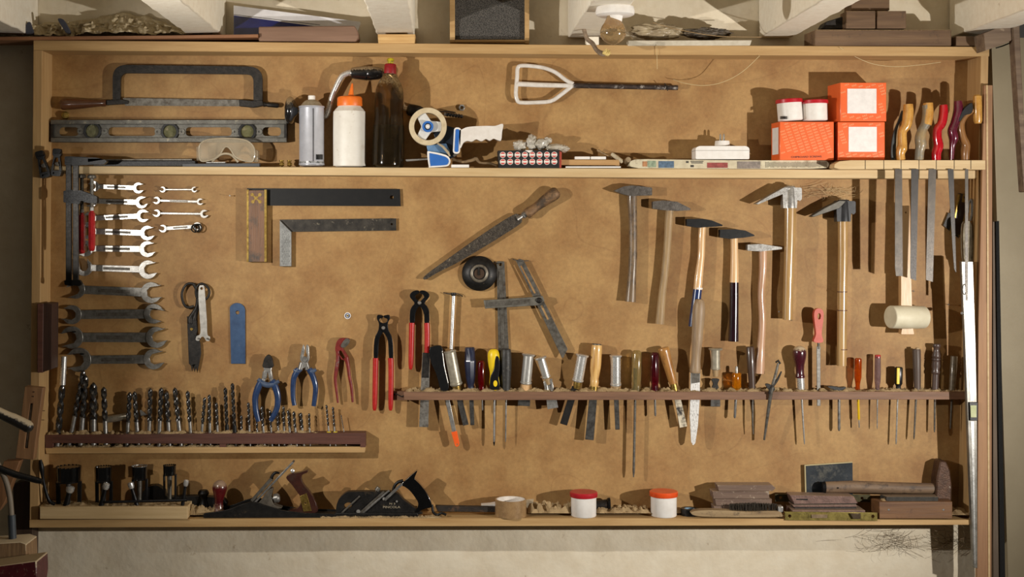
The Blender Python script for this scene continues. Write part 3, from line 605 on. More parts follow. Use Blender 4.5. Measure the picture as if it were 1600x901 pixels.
for y in (455, 484, 545): MB().tp([(1316, y), (1316, y + 1.3)], [7.75, 7.75], .03, 18, .9).out('dark_ring', rail_dark, t)
t = T('mallet', 'white rubber mallet hanging head down from its pale wooden handle', 'mallet', 1417, 522, .04)
MB().lw(W(1391, 495, .058), W(1444, 495.5, .030), [(0, .0272), (.02, .0285), (.5, .0298), (.96, .0285), (1, .027)], 36).out('mallet_head', mat('rubber_cream', (214, 206, 180), .55, 0, (204, 194, 166), 18, bump=.05, dirt=((170, 150, 112), 34, .70)), t, .0015)
MB().plate(rnd([(1408, 321), (1421, 321), (1425, 480), (1408, 480)], 2), .028, .048, [circ(1415.5, 332, 1.6, 8)]).out('handle', ash, t, .003)
MB().plate(rnd([(1411, 505), (1425, 505), (1428.5, 522), (1408, 522)], 1.5), .028, .050).out('handle_end', ash, t, .003)

# ================================================================ long tool rail and the tools standing in it
t = T('tool_rail', 'long reddish-brown wooden rail with slots holding chisels, files and screwdrivers', 'rail', 1070, 625, .02)
MB().plate([(631, 612), (1508, 611.5), (1508, 624), (631, 625)], 0, .044).out('rail', rail_wood, t, .001)
MB().plate([(612, 611), (633, 611), (633, 625), (612, 625)], 0, .012).out('bracket', rail_wood, t, .001)
MB().tp([(613, 617, .012), (619, 615, .016), (626, 619, .016), (631, 618, .02)], .8, .015, 6).out('wire', iron, t)
def mound(x0, x1, y, d0, d1, h, seed, lab, name='sawdust', gap=.45, loc=None):
    mb = MB(); n = max(8, int((x1 - x0) / 2)); m_ = 8; vs = []; fs = []
    for i in range(n + 1):
        for j in range(m_ + 1):
            px = x0 + (x1 - x0) * i / n; d = d0 + (d1 - d0) * j / m_
            q = min(1, noise.fractal(Vector((px * .09, seed * 5.1, d * 60)), .8, 2, 4) * .75 + .55)
            hh = 1.15 * h * max(0, q - gap * .8) / (1 - gap) * (math.sin(PI * j / m_) ** .5) * min(1, i / 2, (n - i) / 2)
            p = W(px, y, (d0 + d1) / 2); vs.append((p.x, -d, W(px, y, d1).z + hh * S - .0002))
    for i in range(n):
        for j in range(m_):
            a = i * (m_ + 1) + j; fs.append([a, a + 1, a + m_ + 2, a + m_ + 1])
    mb._add(vs, fs)
    rr = random.Random(seed)
    for k in range(int((x1 - x0) * 1.2)):   # single chips
        i = rr.randrange(len(vs)); c = Vector(vs[i]) + Vector((rr.uniform(-1, 1) * .002, 0, .0006)); r = rr.uniform(.0006, .0018)
        a = rr.uniform(0, PI); e = Vector((math.cos(a) * r, math.sin(a) * r * .7, rr.uniform(-.6, .9) * r)); f = Vector((-math.sin(a) * r, math.cos(a) * r, rr.uniform(0, .5) * r)) * .5
        z = Vector((0, 0, .0003)); mb._add([c - e - f, c + e - f, c + e + f, c - e + f, c - e - f + z, c + e - f + z, c + e + f + z, c - e + f + z], [[3, 2, 1, 0], [4, 5, 6, 7], [0, 1, 5, 4], [1, 2, 6, 5], [2, 3, 7, 6], [3, 0, 4, 7]])
    return mb.thing(name, lab, 'sawdust', sawdust_m, kind='stuff')
mound(634, 1505, 611.6, .004, .042, 4.2, 3, 'sawdust lying along the top of the long tool rail')

amber = lambda n, c, c2: mat(n, c, .12, 0, c2, 80, trans=.75, ior=1.35, coat=.5, dirt=((110, 90, 66), 120, .74))
tube_m = mat('tube_steel', (226, 224, 218), .34, .75, (196, 192, 184), 30, (1, 1, .3), dirt=((110, 98, 80), 50, .74))
tube_old = mat('tube_old', (190, 182, 162), .38, .5, (156, 148, 130), 40, dirt=((110, 98, 80), 50, .72))
blade_g = mat('blade_grey', (108, 106, 102), .38, .65, (66, 62, 58), 45, dirt=((74, 58, 44), 70, .66))
DT = .024
def rt(name, lab, cat, x, y, grp=None): return T(name, lab, cat, x, y, DT, grp)
def shaft(t, a, b, r, m=steel, r2=None, name='shaft'): return MB().lp(a, b, DT, [(0, r), (.94, r if r2 is None else r2), (1, (r if r2 is None else r2) * .5)], 10).out(name, m, t)
def blade(t, a, b, w0, w1=None, m=blade_g, th=.0035, name='blade'): return MB().plate(band(a, b, w0, w1), DT - th / 2, DT + th / 2).out(name, m, t, .0008)
def flutes(t, a, b, r, m, n=8, name='handle', prof=None):
    """ribbed plastic handle: an n-lobed section"""
    A, B = W(*a, DT), W(*b, DT); u = (B - A).normalized(); w = Vector((0, 1, 0)); v = u.cross(w); k = PX(DT); vs = []; fs = []; N_ = n * 4
    prof = prof or [(0, .55), (.03, .85), (.08, 1), (.6, 1), (.75, .98), (.82, .8), (.88, .85), (1, .9)]
    for tt, rr in prof:
        c = A.lerp(B, tt)
        for i in range(N_):
            an = 2 * PI * i / N_; q = r * k * rr * (1 - .09 * (.5 - .5 * math.cos(an * n)))
            vs.append(c + v * q * math.cos(an) + w * q * math.sin(an))
    for j in range(len(prof) - 1):
        for i in range(N_): fs.append([j * N_ + i, j * N_ + (i + 1) % N_, (j + 1) * N_ + (i + 1) % N_, (j + 1) * N_ + i])
    fs += [list(range(N_)), [(len(prof) - 1) * N_ + i for i in range(N_)]]
    mb = MB(); mb._add(vs, fs); return mb.out(name, m, t)
CG = 'chisels and gouges in the tool rail'; SG = 'screwdrivers in the tool rail'
t = rt('flat_file', 'wide flat worn silver file, first tool at the left end of the rail', 'file', 663, 667)
blade(t, (666, 551), (662, 667), 12, 14.5, mat('worn_silver', (160, 156, 148), .4, .55, (110, 104, 96), 60, bump=.2, dirt=((80, 66, 54), 40, .62)), .006)
blade(t, (666, 551), (664.5, 590), 10.5, 11, iron, .0075, 'tang_end')
t = rt('keyhole_knife', 'knife with angular black grip and an orange tip showing below the rail', 'knife', 714, 697)
MB().plate(cr([(671, 546), (676, 541), (688, 540), (692, 548), (695, 575), (701, 600), (699, 610), (689, 610), (682, 585), (673, 565)], 3, True), DT - .009, DT + .010).out('grip', black_plastic, t, .003)
MB().tp([(691, 548), (694, 572), (700, 598)], 1., DT + .009, 8).out('grip_seam', steel, t)
blade(t, (695, 606), (710, 676), 6.5, 6.5, steel_bright, .002)
MB().plate([(705, 675), (714, 673), (718, 692), (717, 696), (714, 698), (711, 696)], DT - .0025, DT + .0025, [circ(714.3, 694, 1.4, 8)]).out('tip_guard', mat('bright_orange', (238, 96, 36), .4), t, .0004)
def tube_chisel(lab, top, bot, r, fl, m, bl, w, fm=None, bm=blade_g, w1=None, grp=CG, name='chisel', flat=1.):
    t = rt(name, lab, 'chisel', bl[1][0], bl[1][1], grp)
    a, b = Vector(top), Vector(bot); u = (b - a).normalized()
    h = MB().lp(top, bot, (DT + .006, DT), [(0, r), (.9, r * 1.02), (.92, r * 1.12), (.96, r * 1.12), (1, r * .9)], 22, flat).out('handle', m, t)
    if fl: MB().lp(tuple(a - u * 1.5), tuple(a + u * 1.5), DT + .006, [(0, fl * .9), (.3, fl), (1, fl * .92)], 22, flat).out('striking_cap', m, h)
    MB().lp(tuple(b), tuple(b + u * 11), DT, [(0, r * .78), (.6, r * .72), (1, r * .6)], 16).out('ferrule', fm or old_handle, t)
    blade(t, bl[0], bl[1], w, w1 or w, bm, .004)
    return t
tube_chisel('chisel with a leaning dull tube handle capped in tan, beside the black knife', (703, 549), (713, 602), 9, 10, tube_old, ((714, 608), (728, 664)), 8.5, w1=9, fm=brass)
t = rt('chisel', 'narrow chisel with a dark blue plastic handle', 'chisel', 737, 664, CG)
MB().lp((734, 542), (735.5, 606), DT, [(0, 6.5), (.03, 7.8), (.3, 8), (.32, 8.8), (.36, 8.9), (.7, 7.4), (.9, 5.6), (.93, 4.8), (1, 4.8)], 8).out('handle', mat('dark_navy_plastic', (36, 42, 66), .35, 0, (24, 28, 48), 40, coat=.4, dirt=((96, 90, 84), 100, .72)), t)
blade(t, (736, 604), (738, 664), 7, 6.5)
t = rt('screwdriver', 'short screwdriver with a small clear red handle, left of the yellow-and-black one', 'screwdriver', 754, 641, SG)
flutes(t, (752, 563), (752.5, 610), 5.8, amber('red_clear', (150, 12, 22), (110, 6, 14)), 6); shaft(t, (752.5, 609), (754, 641), 1.2)
t = rt('screwdriver', 'long screwdriver with a fat yellow and black soft grip', 'screwdriver', 772, 695, SG)
yel = mat('yellow_pl', (238, 206, 36), .4, 0, (226, 190, 28), 30)
h = MB().lp((771, 545), (773, 609), DT, [(0, 3), (.03, 6.6), (.12, 9), (.25, 9.3), (.42, 8.4), (.55, 7), (.66, 6.8), (.8, 8), (.93, 7.6), (1, 5.6)], 24, smooth=2).out('handle', yel, t)
MB().plate(cr([(776, 556), (780, 560), (780.6, 575), (779, 590), (780.5, 600), (779.5, 608), (766.5, 608), (765.5, 598), (767, 587), (772, 576), (773.5, 562)], 3, True), DT + .001, DT + .0155).out('soft_grip', black_plastic, h, .005)
MB().plate(circ(774, 599, 3.2, 16, 5), DT + .0148, DT + .0165).out('grip_spot', yel, h, .0006)
shaft(t, (772.5, 608), (772, 692), 1.7, steel_bright); MB().lp((772, 690), (772, 696), DT, [(0, 1.8), (1, .6)], 8).out('tip', black_iron, t)
t = rt('round_file', 'thin file with a worn black wooden handle, right of the yellow screwdriver', 'file', 790, 690)
MB().lp((790.5, 545), (790.5, 609), DT, [(0, 6.5), (.04, 8), (.3, 8.8), (.55, 8.4), (.8, 7.4), (1, 7)], 20, smooth=2).out('handle', mat('worn_black', (52, 50, 46), .5, 0, (34, 32, 30), 50, bump=.3, dirt=((98, 92, 80), 80, .62)), t)
shaft(t, (791, 608), (790, 690), 1.5, steel, 1.)
tube_chisel('wide short-bladed chisel with a bright steel tube handle, fifth tube from the right', (826, 554), (821.5, 600), 8, 10.5, tube_m, ((820, 610), (818.5, 634)), 19, fm=ash_pale)
t = tube_chisel('gouge with slim grey tube handle and flattened flared neck, leaning right', (845, 559), (854, 590), 6.3, 9.5, tube_m, ((856, 592), (864, 638)), 13, w1=17, bm=steel_bright, name='gouge')
MB().plate([(849, 596), (858, 592), (864, 597), (866, 613), (852, 613)], DT - .004, DT + .005, [[(855, 599), (860, 599), (862, 610), (857, 610)]]).out('neck', steel_bright, t, .0012)
tube_chisel('chisel with a mirror-bright tube handle leaning left, brass collar below', (910, 555), (902.5, 596), 8, 10.5, chrome, ((899, 604), (880.5, 663)), 10.5, fm=brass, w1=11.5, bm=mat('dark_blade', (60, 58, 56), .35, .6))
t = rt('chisel', 'chisel with a plump pale knotty wooden handle', 'chisel', 921, 687, CG)
MB().lp((932.5, 539), (928.5, 604), DT, [(0, 7), (.02, 8.3), (.3, 8.8), (.55, 8.5), (.8, 6.2), (.9, 6.8), (1, 5.8)], 22, smooth=2).out('handle', wood('boxwood', (222, 180, 112), (180, 132, 72), 'z', 50, .35, .06, coat=.5, lo=.4, hi=.6), t)
MB().lp((932.7, 537), (932.4, 540), DT, [(0, 7), (1, 7.6)], 20).out('end_ring', steel_dull, t)
MB().lp((928.5, 603), (928, 611), DT, [(0, 6), (1, 6)], 18).out('ferrule', brass, t)
blade(t, (928, 609), (921, 687), 12, 13.5)
tube_chisel('narrow chisel with a dented upright chrome tube handle, left of the clear screwdriver', (962, 556), (962, 603), 7.6, 9.8, chrome, ((962.5, 608), (965, 671)), 7.5, w1=7)
t = rt('screwdriver', 'screwdriver with the longest shaft and a yellowish clear handle', 'screwdriver', 990, 745, SG)
flutes(t, (995, 547), (994, 610), 7.6, amber('clear_yellow', (196, 178, 124), (160, 140, 90)), 6); shaft(t, (993.5, 575), (990, 745), 2., steel_dull)
t = rt('screwdriver', 'screwdriver with a dark red clear handle and very short shaft', 'screwdriver', 1024, 650, SG)
flutes(t, (1023, 550), (1023, 610), 6.8, amber('dark_red_clear', (120, 16, 36), (80, 8, 22)), 8); shaft(t, (1023, 608), (1024, 650), 1.7)
t = rt('chisel', 'leaning chisel with a varnished tan wooden handle and paint-spotted blade', 'chisel', 1068, 667, CG)
MB().lp((1036, 543), (1052, 599), DT, [(0, 7), (.03, 9), (.2, 8.6), (.6, 7.2), (.85, 6.8), (1, 5.8)], 20, smooth=2).out('handle', wood('tan_varnish', (184, 134, 72), (140, 92, 46), 'z', 60, .35, .08, coat=.5, dirt=((84, 66, 50), 60, .62)), t)
MB().lp((1052, 599), (1055, 611), DT, [(0, 5), (.4, 5.6), (1, 5)], 16).out('ferrule', brass, t)
blade(t, (1056, 609), (1068, 667), 9, 11.5, mat('paint_spotted', (214, 202, 178), .5, .1, (196, 184, 160), 40, dirt=((50, 46, 44), 38, .55)), .004)
t = rt('flat_file', 'long whitish flat file with a turned grey-brown handle rising above the rail', 'file', 1083, 695)
MB().lp((1093, 467), (1086, 582), (.034, .03), [(0, 4), (.02, 7), (.12, 9.5), (.25, 9.8), (.45, 8.6), (.52, 8.9), (.7, 7.4), (.85, 7.2), (.97, 8.6), (1, 8)], 24, smooth=2).out('handle', wood('beech_grey', (164, 140, 110), (132, 108, 82), 'z', 70, .5, .1), t)
MB().plate(rnd([(1079.5, 582), (1094, 582), (1093, 628), (1090.5, 665), (1086.5, 692), (1083, 695.5), (1080, 690), (1078, 650), (1079, 610)], 1), .027, .032).out('file_blade', mat('chalky_file', (214, 212, 208), .55, .2, (150, 146, 140), 160, (1, 1, .5), .3, .5, bump=.5, dirt=((60, 56, 52), 90, .64)), t, .001)
MB().plate([(1080, 582.5), (1093.6, 582.5), (1093.4, 597), (1080, 599)], .0266, .0326).out('tang', steel_dull, t)
t = tube_chisel('chisel with a flat-capped grey tube handle and dark waisted neck', (1118, 545), (1118, 577), 6.8, 11, tube_old, ((1118, 609), (1118, 635)), 15, fm=old_handle)
MB().plate(cr([(1112, 592), (1124, 592), (1121.5, 600), (1125, 611), (1111, 611), (1114.5, 600)], 3, True), DT - .004, DT + .004).out('neck', iron, t, .001)
t = rt('screwdriver', 'stubby screwdriver with a short amber clear handle', 'screwdriver', 1148, 653, SG)
flutes(t, (1151, 582), (1151, 610), 7.4, amber('amber_clear', (222, 150, 22), (190, 112, 10)), 8, prof=[(0, .9), (.05, 1), (.8, 1), (.9, .8), (1, .8)]); shaft(t, (1150.5, 609), (1148, 653), 2.1, steel)
MB().lp((1151, 572), (1151, 583), DT, [(0, 1.6), (.2, 2.2), (1, 2.2)], 10).out('top_stud', steel, t)
t = rt('awl', 'awl with a plain dark brown straight handle beside the knobbed hammer handle', 'awl', 1177, 678)
MB().lp((1172, 541), (1175.5, 610), DT, [(0, 5.5), (.03, 6.6), (.5, 6), (1, 5)], 18).out('handle', wood('dark_stained', (82, 62, 50), (56, 42, 34), 'z', 70, .35, .08, coat=.4), t)
MB().tp([(1175.5, 608), (1176, 640), (1176, 660), (1177, 678)], [1.5, 1.4, 1.2, .6], DT, 8).out('spike', steel_dull, t)
t = T('dividers', 'pair of long rusty-grey iron dividers crossing in front of the rail', 'dividers', 1195, 687, .05)
MB().tp([(1216, 567, .05), (1213, 580, .05), (1205, 612, .052), (1200, 645, .04), (1194, 687, .03)], [1.8, 2.2, 2.8, 2.6, 1.6], .05, 10, sm=3).out('leg', steel_dull, t)
MB().tp([(1221, 580, .053), (1214, 594, .053), (1205, 606, .053), (1203, 615, .052)], [1.2, 2, 2.6, 3], .05, 10, sm=3).out('leg', iron, t)
MB().tp([(1212, 566, .05), (1216, 563, .05), (1219, 568, .05)], [1.6, 2, 1.6], .05, 8).out('hinge', iron, t)
MB().plate(cr([(1196, 601), (1200, 599), (1208, 603), (1211, 609), (1204, 611)], 3, True), .048, .054).out('wing_nut', iron, t, .001)
t = rt('screwdriver', 'screwdriver with a round-topped dusty maroon knob handle and chrome ferrule', 'screwdriver', 1257, 694, SG)
MB().lp((1249, 540), (1250, 590), DT + .004, [(0, 2), (.03, 6), (.1, 9.2), (.22, 10.6), (.4, 9.6), (.6, 7.2), (.85, 6.4), (.95, 7.6), (1, 7)], 26, smooth=2).out('handle', mat('maroon_wood', (74, 24, 34), .25, 0, (54, 16, 24), 30, coat=.8, dust=((196, 176, 144), .85)), t)
MB().lp((1250.5, 589), (1252, 612), DT + .002, [(0, 6.2), (.6, 5.8), (1, 5)], 18).out('ferrule', chrome, t); shaft(t, (1252, 610), (1257, 694), 1.8, steel_bright, 1.2)
t = rt('flat_file', 'narrow file with a salmon-red plastic handle pierced by a hanging hole', 'file', 1280, 634)
MB().plate(cr([(1279, 481.5), (1285, 484), (1287, 492), (1285.5, 508), (1284, 522), (1286, 534), (1272, 534), (1275, 522), (1273.5, 508), (1272, 492), (1274, 484)], 4, True), DT - .004, DT + .012, [circ(1280, 494, 2.8, 14, 5)]).out('handle', mat('salmon', (196, 88, 68), .4, 0, (176, 72, 54), 30, dirt=((206, 150, 130), 60, .66), coat=.3), t, .004)
shaft(t, (1279, 533), (1279, 545), 2, steel_dull, name='tang'); blade(t, (1279, 541), (1279.5, 634), 6, 5.4, mat('file_grey', (134, 130, 124), .5, .5, (108, 104, 98), 90), .003)
t = rt('countersink', 'flat black-headed bit sitting on the rail with only its grey stem below', 'bit', 1311, 673)
MB().plate(cr([(1293, 604), (1300, 603), (1312, 605), (1322, 604.5), (1318, 608), (1311, 610.5), (1302, 608)], 3, True), DT - .006, DT + .012).out('head', black_iron, t, .001)
shaft(t, (1311, 608), (1311, 673), 2.3, steel)
t = rt('screwdriver', 'voltage tester screwdriver with an orange-amber handle and yellow sleeved shaft', 'screwdriver', 1342, 667, SG)
flutes(t, (1341, 559), (1340, 610), 5.8, amber('orange_clear', (214, 96, 10), (170, 60, 4)), 8, prof=[(0, .6), (.03, .95), (.08, 1), (.6, 1), (.72, .75), (.85, .6), (1, .7)])
shaft(t, (1340.5, 609), (1342, 656), 1.9, mat('yellow_sleeve', (220, 180, 20), .35), name='sleeve'); shaft(t, (1342, 655), (1342.5, 668), 1., steel_bright)
t = rt('screwdriver', 'thin screwdriver with a milky clear handle and red end cap', 'screwdriver', 1371, 670, SG)
flutes(t, (1371.5, 556), (1371, 610), 5.3, amber('milky_clear', (168, 146, 150), (130, 106, 110)), 6, prof=[(0, .9), (.6, 1), (.75, .9), (.86, .7), (1, .7)])
MB().lp((1371.5, 554), (1371.5, 559), DT, [(0, 4), (.3, 4.6), (1, 4.6)], 14).out('end_cap', red_pl, t); shaft(t, (1371, 609), (1370.5, 670), 1.4, steel, .8)
t = rt('screwdriver', 'small screwdriver with a black handle striped in yellow', 'screwdriver', 1400, 694, SG)
h = flutes(t, (1404.5, 573), (1403.5, 610), 6.2, black_plastic, 6, prof=[(0, .8), (.05, 1), (.7, 1), (.82, .6), (1, .8)])
MB().plate([(1402, 574.5), (1406, 574.5), (1405.4, 600), (1401.6, 600)], DT + .006, DT + .0108).out('stripe', yel, h, .001)
shaft(t, (1403, 609), (1400, 694), 1.3, steel_bright)
t = rt('awl', 'awl with a plain dark wooden handle, third from the right end of the rail', 'awl', 1428, 686)
MB().lp((1432, 545), (1433.5, 610), DT, [(0, 5.6), (.04, 6.4), (.5, 6), (1, 5)], 18).out('handle', wood('grey_brown', (92, 76, 66), (66, 54, 46), 'z', 70, .5, .15), t)
MB().box(1432, 543, 1437, 547, DT, DT + .008).out('end_chip', old_handle, t, .0005); shaft(t, (1432, 609), (1428, 686), 1.9, steel_dull, 1.3)
t = rt('carving_tool', 'tool with an ornate turned dark wooden handle with rings', 'chisel', 1460, 675, CG)
MB().lp((1463.5, 537), (1461, 610), DT, [(0, 5.4), (.03, 6.2), (.07, 5.6), (.1, 4.4), (.16, 5), (.24, 6.4), (.28, 6.6), (.3, 5.6), (.31, 6.6), (.34, 6.6), (.35, 5.4), (.37, 6.4), (.4, 6.2), (.48, 6.8), (.55, 5.4), (.59, 6.6), (.63, 6.4), (.65, 5.2), (1, 5.2)], 22).out('handle', wood('dark_turned', (84, 66, 58), (60, 46, 42), 'z', 60, .4, .1, coat=.3), t)
shaft(t, (1461, 609), (1460, 675), 1.9, steel_dull, 1.4)
t = rt('punch', 'tapering grey-brown punch, last tool at the right end of the rail', 'punch', 1485, 670)
MB().lp((1491, 556), (1487.5, 611), DT, [(0, 5), (.02, 5.4), (1, 4.8)], 18).out('handle', mat('horn', (130, 116, 96), .4, .1, (92, 80, 64), 60, bump=.15, coat=.3), t)
shaft(t, (1488, 609), (1485, 670), 2, steel_dull, 1.4)

# ================================================================ saws in the slotted rack, upper right
t = T('saw_rack', 'pale wooden slotted rack at the right end of the shelf holding five saws', 'rack', 1422, 264, .08)
rk = [(1303, 262), (1304, 256), (1312, 251.5), (1330, 250), (1540, 250), (1540, 265), (1386, 264), (1312, 264.5)]
edges = [1352, 1381, 1408, 1436, 1463, 1491, 1517]
MB().plate(rk, .0755, .118).out('rack_board', pine_pale, t, .0012)
MB().plate([(1350, 252), (1540, 252), (1540, 262), (1350, 262)], .03, .0756).out('support', pine_pale, t)
for x in edges: MB().box(x - .5, 250.2, x + .5, 264, .117, .1182).out('saw_slot', dark, t)
yw = mat('yellow_varnish', (206, 156, 78), .28, 0, (176, 122, 54), 30, coat=.7, dirt=((120, 84, 46), 50, .68))
def saw(lab, path, rad, hm, bl, bm, teeth=1, hd=.10, bd=.124, th=.0016, plate_=None):
    t = T('hand_saw', lab, 'saw', bl[2][0], bl[2][1], bd, 'saws standing in the slotted rack')
    MB().tp(path, rad, hd, 16, 1.3, sm=4).out('handle', hm, t)
    pts = list(bl); a, b = Vector(pts[1]), Vector(pts[2])   # teeth along the right edge
    n = int((b - a).length / 2.4); tz = []
    for i in range(n + 1):
        p = a.lerp(b, i / n); tz.append(tuple(p)); 
        if i < n: q = a.lerp(b, (i + .5) / n); tz.append((q.x + 1.1 * teeth, q.y))
    MB().plate([pts[0]] + tz + pts[3:], bd - th / 2, bd + th / 2).out('blade', bm, t)
    return t
sb1 = mat('saw_blade', (72, 63, 53), .4, .35, (52, 46, 39), 30, dirt=((60, 50, 42), 40, .62)); sb2 = mat('saw_blade_dark', (46, 39, 33), .42, .3, (34, 29, 24), 30)
t = saw('leftmost saw of the rack, yellow varnished handle with black side plate', [(1419, 163), (1419, 178), (1416, 196), (1410, 206), (1410, 226), (1409, 232), (1407, 240), (1408, 250)], [7, 8, 7.4, 6.6, 7, 8, 6.6, 6.4], yw, [(1398.5, 264), (1409, 264), (1410, 431), (1400, 431), (1398.5, 418)], sb1)
MB().plate(cr([(1410, 172), (1412, 184), (1405, 194), (1401, 212), (1399, 248), (1393, 247), (1393, 225), (1397, 205), (1404, 188)], 3, True), .085, .092).out('side_plate', mat('black_label', (40, 42, 40), .4, 0, (28, 30, 28), 40, dirt=((130, 126, 112), 120, .68)), t, .0008)
saw('second saw of the rack, handle half pale wood and half dusty grey', [(1448, 164), (1449, 178), (1446, 194), (1441, 203), (1438, 216), (1439, 226), (1437, 236), (1436, 250)], [7, 7.8, 7.2, 7, 8, 8.2, 6.8, 6.6], mat('dusty_wood', (168, 140, 94), .45, 0, (116, 106, 88), 16, bump=.3, coat=.3, dirt=((126, 122, 110), 20, .5)), [(1424, 264), (1435, 264), (1431, 438), (1423, 435), (1422.5, 424)], sb2)
MB().tp([(1450, 161), (1450, 178), (1447.5, 195)], [7.2, 8, 7.6], .101, 16, 1.3, sm=3).out('grip_top', yw, bpy.data.objects['hand_saw.001'])
saw('third saw of the rack, glossy bright red handle', [(1474, 164), (1474, 178), (1471, 193), (1465, 201), (1464, 215), (1466, 228), (1463, 239), (1463, 251)], [6, 6.8, 6.8, 7, 7, 7.6, 7.2, 6.8], mat('red_gloss', (190, 20, 34), .18, 0, (160, 12, 24), 40, coat=1., dirt=((216, 190, 176), 60, .72)), [(1451, 264), (1462.5, 264), (1457, 440), (1447, 437), (1447, 424)], sb1)
saw('fourth saw of the rack, purple-red narrow handle and thin tapering blade', [(1497, 158), (1497, 174), (1492, 192), (1488, 204), (1490, 216), (1488, 228), (1487, 250)], [6, 7, 6.6, 7, 7, 4.4, 3], mat('purple_gloss', (104, 28, 50), .25, 0, (78, 18, 36), 30, coat=.8, dirt=((170, 140, 140), 40, .66)), [(1481, 264), (1489.5, 264), (1493.5, 425), (1491, 420), (1488, 380)], sb2)
t = saw('rightmost saw of the rack, golden knob joined by a dark curved arm', [(1521, 172), (1508, 180), (1501, 194), (1503, 212), (1509, 226), (1508, 238), (1508, 250)], [4, 5.5, 5.8, 6.2, 6.4, 6.6, 5.8], wood('brown_wood', (156, 110, 62), (112, 74, 40), 'z', 40, .35, .06, coat=.6), [(1508, 264), (1513, 264), (1512.5, 470), (1509, 470), (1508, 380)], sb1, 0)
MB().lp((1527, 148), (1528, 193), .105, [(0, 4), (.05, 6.4), (.4, 6.8), (.9, 6.6), (1, 5)], 20).out('knob', yw, t)
MB().plate(cr([(1519, 160), (1519, 176), (1508, 180), (1500, 190), (1499, 184), (1506, 170)], 3, True), .098, .114).out('side_plate', black_iron, t, .001)
t = T('wood_try_square', 'small brass-edged dark try square tilted behind the saw blades', 'try square', 1495, 365, .02)
MB().plate(band((1507, 303), (1494, 366), 16), .008, .020).out('stock', mat('ebony', (50, 34, 26), .35, 0, (34, 22, 16), 40, coat=.4), t, .0008)
for s_ in (-1, 1): MB().plate(band((1507 + s_ * 7, 304.5 + s_ * 1.4), (1494 + s_ * 7, 367 + s_ * 1.4), 2), .007, .021).out('edge_strip', brass, t)
MB().plate(rot(rrect(1504, 302, 1511, 316, 1), 1507, 309, -10), .019, .0212, [circ(1507, 308, 1.5, 8)]).out('corner_plate', brass, t)
MB().plate([(1474, 352), (1482, 332), (1500, 338), (1498, 372)], .004, .007).out('blade', iron, t)  # dark plate put in as the rectangular shadow beside the stock
t = T('folding_pruner', 'grey tapered tool pouch with a looped steel wire at its lower end', 'tool', 1514, 440, .06)
MB().plate(cr([(1506, 350), (1514, 345), (1519, 352), (1521, 380), (1522, 408), (1508, 410), (1505, 380)], 3, True), .045, .062).out('pouch', mat('grey_felt', (150, 142, 122), .8, 0, (110, 100, 84), 60, bump=.5), t, .003)
MB().tp([(1511, 410), (1515, 426), (1521, 440), (1525, 438), (1526, 426), (1522, 412)], [1.6, 1.8, 1.6, 1.6, 1.6, 1.6], .06, 8, sm=4).out('wire_loop', steel_bright, t)
MB().tp([(1516, 345), (1519, 330), (1518, 312), (1514, 318), (1513, 332)], [2, 2.4, 2, 1.6, 1.4], .055, 8, sm=4).out('hook', steel, t)
# the long aluminium straightedge level leaning at the right
t = T('long_level', 'long aluminium straightedge level leaning upright at the right end of the case', 'level', 1522, 888, .1)
MB().plate([(1502, 408), (1520, 408), (1525, 540), (1527, 640), (1527.5, 888), (1521, 886), (1513, 690), (1507, 520)], .0865, .100).out('body', mat('alu_side', (150, 146, 138), .35, .6, (120, 116, 108), 30), t, .0015)
MB().plate([(1508, 412), (1519, 440), (1523.5, 540), (1524, 570), (1522, 626), (1516, 626), (1512, 540), (1508.5, 450)], .0995, .1012).out('face_strip', mat('alu_face', (222, 220, 214), .3, .4, (206, 202, 194), 20), t, .0004)
MB().plate([(1517, 658), (1522, 658), (1524, 880), (1523, 880), (1519, 720)], .0995, .1010).out('face_strip', chrome, t)
f = MB().plate([(1515, 628), (1527.5, 628), (1527.5, 657), (1516, 657)], .099, .106).out('vial_housing', black_plastic, t, .001)
MB().plate([(1516.5, 633), (1526, 633), (1526, 652), (1517, 652)], .1055, .108).out('vial', mat('vial_pale', (206, 210, 170), .1, 0, (180, 186, 140), 40, coat=1.), f, .001)
MB().plate(circ(1507, 452, 3.4, 18, 9), .0996, .101, [circ(1507, 452, 2, 14, 7)]).out('hole_rim', iron, t)
MB().lw(W(1503, 489, .098), W(1503, 489, .108), [(0, .004), (1, .003)], 10).out('screw', steel_bright, t)
